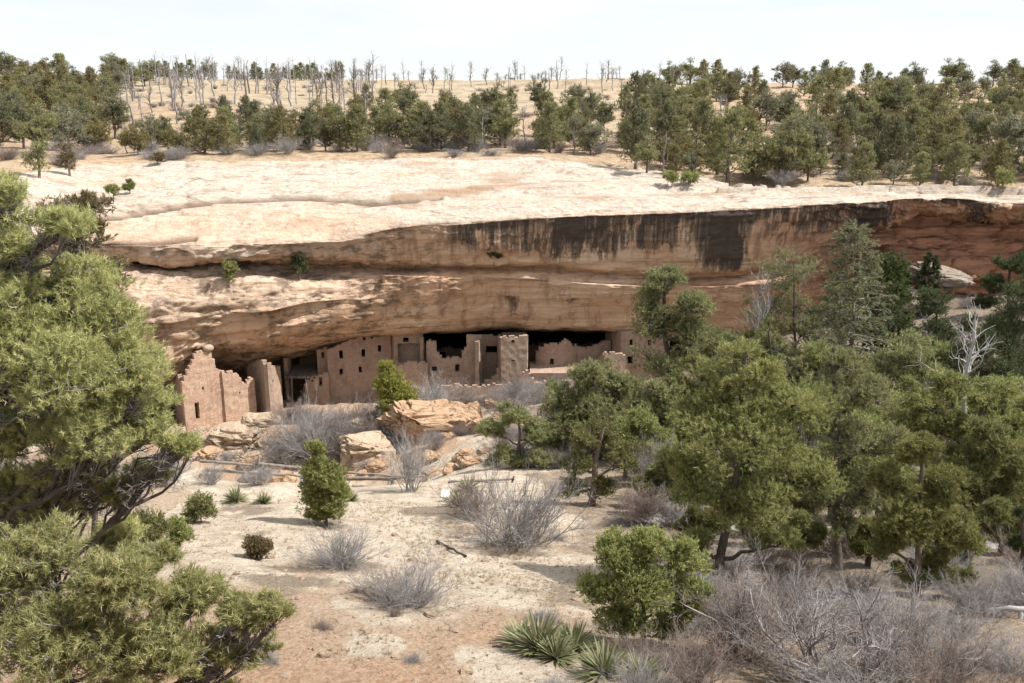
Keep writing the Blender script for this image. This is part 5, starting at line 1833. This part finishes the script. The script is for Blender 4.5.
YM = [yucca_meshes(np.random.default_rng(90 + i), 170, 0.6) for i in range(3)]
for i, (lab, px, Y, w_, g) in enumerate((
    ('largest spiky yucca at the bottom, left of the dense bushy juniper', 538, 18.2, 84, None),
    ('yucca rosette crowding the left side of the largest one', 519, 18.9, 58, None),
    ('lower yucca rosette in front of the largest one', 556, 17.7, 62, None),
    ('yucca touching the left foot of the dense bushy juniper', 574, 18.6, 66, None),
    ('pale yucca at the very bottom edge beneath the dense bushy juniper', 604, 16.8, 80, None),
    ('yucca half hidden at the bottom edge by the grey shrub', 640, 16.4, 64, None),
    ('green yucca right of the white sign', 459, 38.2, 40, None),
    ('smaller yucca behind the white sign', 468, 43.0, 34, None),
    ('yucca by the fence at the left, larger one', 236, 38.2, 34, None),
    ('yucca by the fence at the left, smaller right one', 264, 38.0, 26, None),
    ('yucca nearest the leaning fence post', 352, 40.2, 22, None),
)):
    o = thing('yucca', lab, 'yucca', gp(px, Y), i * 1.3, w_ * Y / F / CT / 1.12)
    PARTS[o.name] = [link('stem', YM[i % 3][0], o), link('blades', YM[i % 3][1], o)]

# ------------------------------------------------------------------ mesa top woods
rb = np.random.default_rng(500)


def generic(kind, H, W, seed, ml, leaf=(8, 0.22, 0.070, 0.75)):
    rng = np.random.default_rng(seed)
    cl = []
    if kind == 'pinyon':
        n = 22
        u = ball(rng, n, 0.4)
        for i in range(n):
            z = H * (0.54 + 0.36 * u[i, 2])
            cl.append((W / 2 * (0.8 * u[i, 0] + 0.25 * math.sin(seed * 2.1 + z)), W / 2 * 0.8 * u[i, 1], z, W * rng.uniform(0.11, 0.24), W * rng.uniform(0.10, 0.17)))
        cl.append((0.05 * W, 0, H * 0.9, W * 0.18, W * 0.13))
    else:
        n = 20
        for i in range(n):
            f = (i + 0.5) / n
            z = H * (0.12 + 0.80 * f)
            R = W / 2 * min(1.0, 1.25 * (1 - f) ** 0.6) * 0.72
            a = i * 2.4 + rng.uniform(-0.5, 0.5)
            rr = R * rng.uniform(0.5, 1.0)
            cl.append((rr * math.cos(a), rr * math.sin(a), z, W * rng.uniform(0.17, 0.28) * (1.1 - 0.45 * f), W * rng.uniform(0.16, 0.25) * (1.1 - 0.4 * f)))
    tk = bent_trunk(rng, H * 0.88, (rng.uniform(-.1, .1) * W, 0))
    return tree_meshes(rng, tk, 0.028 * H, cl, 14, 5, leaf, B_PIN if kind == 'pinyon' else B_JUN, ml, tipr=0.02, bare=3, dead_bark=B_GREY)


GEN = [
    ('pinyon', 'rounded mid green pinyon', generic('pinyon', 6.4, 5.2, 1, L_MESA)),
    ('pinyon', 'spreading grey green pinyon', generic('pinyon', 5.8, 6.0, 2, L_MESA_GREY)),
    ('pinyon', 'dark green rounded pinyon', generic('pinyon', 6.8, 5.0, 3, L_MESA_DK)),
    ('juniper', 'olive upright juniper', generic('juniper', 6.6, 4.2, 4, L_MESA_OL)),
    ('juniper', 'green cone shaped juniper', generic('juniper', 7.0, 4.4, 5, L_MESA)),
    ('juniper', 'dark ovate juniper', generic('juniper', 6.2, 4.6, 6, L_MESA_DK)),
    ('pinyon', 'low wide olive pinyon', generic('pinyon', 4.8, 5.6, 7, L_MESA_OL)),
]
SNAG = [snag_mesh(np.random.default_rng(520 + i), 6.0, 0.16, nb, B_DEAD if i % 2 else B_GREY, 0.35, 0.9, 0.3) for i, nb in enumerate((10, 3, 16, 24, 6, 0))]
FIRST = {}


def place(gi, loc, rotz, scale, where, group):
    kind, desc, (tm, cm) = GEN[gi]
    lab = desc + ' ' + where
    if gi not in FIRST:
        o = plant_tree(kind + '_tree', lab, 'tree', loc, tm, cm, desc + 's ' + group, rotz, scale)
        FIRST[gi] = o
    else:
        o = copy_tree(FIRST[gi], loc, rotz, scale, lab, desc + 's ' + group)
    return o


USED = []


def darts(n, pxr, Yr, wx, wy, where, group, weights, smin=0.8, smax=1.12, ok=None, tries=4000):
    k = 0
    for _ in range(tries):
        if k >= n:
            break
        px = rb.uniform(*pxr)
        Y = math.exp(rb.uniform(math.log(Yr[0]), math.log(Yr[1])))
        p = mp3(px, Y)
        x_, y_ = proj(p)
        if ok and not ok(x_, y_):
            continue
        wp = 5.0 * F / Y
        if any(((x_ - u[0]) / (wx * wp)) ** 2 + ((y_ - u[1]) / wy) ** 2 < 1 for u in USED):
            continue
        USED.append((x_, y_))
        s = rb.uniform(smin, smax)
        place(int(rb.choice(len(GEN), p=np.array(weights) / sum(weights))), p - np.array([0, 0, 0.1]), rb.uniform(0, 6.28), (s * rb.uniform(.9, 1.1), s * rb.uniform(.9, 1.1), s), where, group)
        k += 1
    return k


cnt = []
cnt.append(darts(20, (165, 350), (122, 136), 0.4, 3, 'in the front row along the back of the bare slickrock', 'along the slickrock', (4, 3, 2, 2, 3, 2, 2), 0.65, 1.0))
cnt.append(darts(26, (345, 640), (122, 137), 0.34, 3, 'in the front row along the back of the bare slickrock', 'along the slickrock', (4, 3, 2, 2, 3, 1, 1), 0.7, 1.1))
cnt.append(darts(34, (355, 690), (139, 190), 0.45, 6, 'in the open wood behind the middle of the slickrock', 'in the open middle wood', (3, 2, 3, 1, 2, 3, 1), 0.75, 1.1))
cnt.append(darts(84, (-70, 155), (112, 284), 0.42, 5, 'in the dense wood at the left end of the mesa top', 'in the left wood', (3, 2, 2, 4, 1, 1, 3), 0.85, 1.25, ok=lambda x, y: not (x > 112 and 92 < y < 132)))
cnt.append(darts(140, (625, 1090), (111, 290), 0.40, 5, 'in the dense wood at the right end of the mesa top', 'in the right wood', (4, 3, 3, 2, 3, 2, 2), 0.85, 1.3))
cnt.append(darts(26, (640, 1085), (108, 120), 0.45, 4, 'in the front fringe of the right wood above the rim', 'in the right fringe', (3, 3, 1, 2, 3, 1, 3), 0.5, 0.85))
cnt.append(darts(34, (110, 345), (292, 335), 0.30, 2, 'far off on the skyline behind the pale grass field', 'on the skyline behind the field', (0, 0, 1, 1, 2, 4, 1), 0.55, 0.95))
cnt.append(darts(7, (205, 350), (140, 160), 0.5, 6, 'at the near edge of the pale grass field', 'at the field edge', (1, 2, 1, 1, 0, 3, 1), 0.7, 1.0))
print('mesa trees', cnt)

# single junipers and bushes on the open slickrock
def mesa_bush(label, px, py, wpx, hpx, ml, seed):
    p = slick_point(px, py)
    Y = p[1]
    k = Y / F / CT
    H, W = hpx * k, wpx * k
    rng = np.random.default_rng(seed)
    u = ball(rng, 9, 0.4)
    cl = [(W * 0.33 * a, W * 0.33 * b_, H * (0.55 + 0.33 * c), W * 0.2, H * 0.2) for a, b_, c in u]
    tm, cm = tree_meshes(rng, bent_trunk(rng, H * 0.8), 0.04 * H, cl, 12, 5, (7, 0.2, 0.07, 0.6), B_JUN, ml, tipr=0.015)
    plant_tree('juniper_bush', label, 'bush', p - np.array([0, 0, 0.05]), tm, cm)


mesa_bush('round green bush alone on the slickrock, left one of a pair', 114, 199, 19, 15, L_PIN, 61)
mesa_bush('smaller olive bush on the slickrock, right one of a pair', 130, 193, 14, 13, L_JUN, 62)
mesa_bush('small brown bush at the back of the slickrock near the left wood', 157, 165, 16, 12, L_JUN_BR, 63)
mesa_bush('olive juniper bush standing apart at the left of the slickrock', 40, 178, 32, 38, L_JUN_OL, 64)
mesa_bush('brown juniper bush right of the olive one at the left of the slickrock', 69, 176, 24, 32, L_JUN_BR, 65)
mesa_bush('small yellowish bush on the cliff rim at far right', 1003, 188, 24, 20, L_PIN, 66)
mesa_bush('green bush growing in the cliff crevice, right of the smaller one', 300, 280, 26, 34, L_PIN_DK, 67)
mesa_bush('small green bush growing in the cliff crevice above the left lobe', 230, 287, 22, 26, L_PIN, 68)
mesa_bush('small dark plant high in the cliff crack above the middle of the ruins', 494, 263, 18, 14, L_PIN_DK, 69)
mesa_bush('green bush in the red cliff notch at right of the tallest fir', 838, 238, 34, 18, L_PIN, 70)
mesa_bush('low green bush at the end of the right wood on the rim', 690, 186, 26, 14, L_PIN, 71)
mesa_bush('green bush on the rim beside the dead snag', 672, 187, 22, 16, L_JUN, 72)

# dead trees of the burnt field and skyline
nd = 0
FD = {}


def dead(si, p, sc_, where, group):
    lab = ('branching grey', 'bare pole like', 'bushy topped grey', 'many twigged grey', 'thin forked', 'limbless')[si] + ' dead tree ' + where
    o = link('dead_tree', SNAG[si], None, p - np.array([0, 0, .1]), rb.uniform(0, 6.28), sc_)
    tag(o, lab, 'dead tree', ('branching', 'pole like', 'bushy topped', 'twiggy', 'forked', 'limbless')[si] + ' dead trees ' + group, 'thing')


for i in range(130):
    px = rb.uniform(140, 690)
    Y = rb.uniform(240, 316)
    dead(int(rb.choice(6, p=[.28, .14, .22, .20, .10, .06])), mp3(px, Y), (rb.uniform(0.8, 1.3), rb.uniform(0.8, 1.3), rb.uniform(0.4, 1.25)), 'on the far burnt skyline', 'on the burnt skyline')
for i in range(75):
    px = rb.uniform(130, 385)
    Y = rb.uniform(148, 262)
    dead(int(rb.choice(6, p=[.3, .15, .2, .2, .1, .05])), mp3(px, Y), rb.uniform(0.85, 1.5), 'standing in the pale grass field', 'in the grass field')
for i in range(44):
    px = rb.choice([rb.uniform(640, 1040), rb.uniform(0, 140), rb.uniform(380, 640)])
    Y = rb.uniform(114, 200)
    dead(int(rb.choice([0, 2, 3, 3])), mp3(px, Y), rb.uniform(0.6, 1.0), 'among the living mesa top trees', 'among the living trees')
o = link('dead_tree', SNAG[1], None, slick_point(664, 178), 1.0, 0.9)
tag(o, 'slim dead pole standing apart at the back edge of the slickrock, beside the right wood', 'dead tree', None, 'thing')
# leafless scrub of the mesa top
for i in range(110):
    px, Y = rb.uniform(120, 690), math.exp(rb.uniform(math.log(150), math.log(296)))
    shrub('low leafless scrub scattered over the burnt grass field', px, Y, rb.uniform(0.5, 1.6) * 2.4 * F / Y, rb.uniform(0.6, 1.6) * 1.1 * F / Y, 'grey' if rb.uniform() < .5 else 'brown', 1100 + i,
          'scrub of the burnt grass field', loc=mp3(px, Y), cat='scrub', name='dry_scrub')
for i in range(110):
    z_ = (0, 1, 2, 0, 1)[i % 5]
    px = (rb.uniform(640, 1050), rb.uniform(165, 640), rb.uniform(-20, 190))[z_]
    Y = (rb.uniform(108, 175), rb.uniform(118, 138), rb.uniform(104, 150))[z_]
    shrub('leafless grey scrub low under the trees of the mesa top, ' + ('right wood', 'slickrock row', 'left wood')[z_], px, Y, rb.uniform(20, 40), rb.uniform(9, 20), 'grey' if rb.uniform() < .6 else 'brown', 900 + i,
          'mesa top scrub ' + ('of the right wood', 'of the slickrock row', 'of the left wood')[z_], loc=mp3(px, Y), cat='scrub', name='dry_scrub')
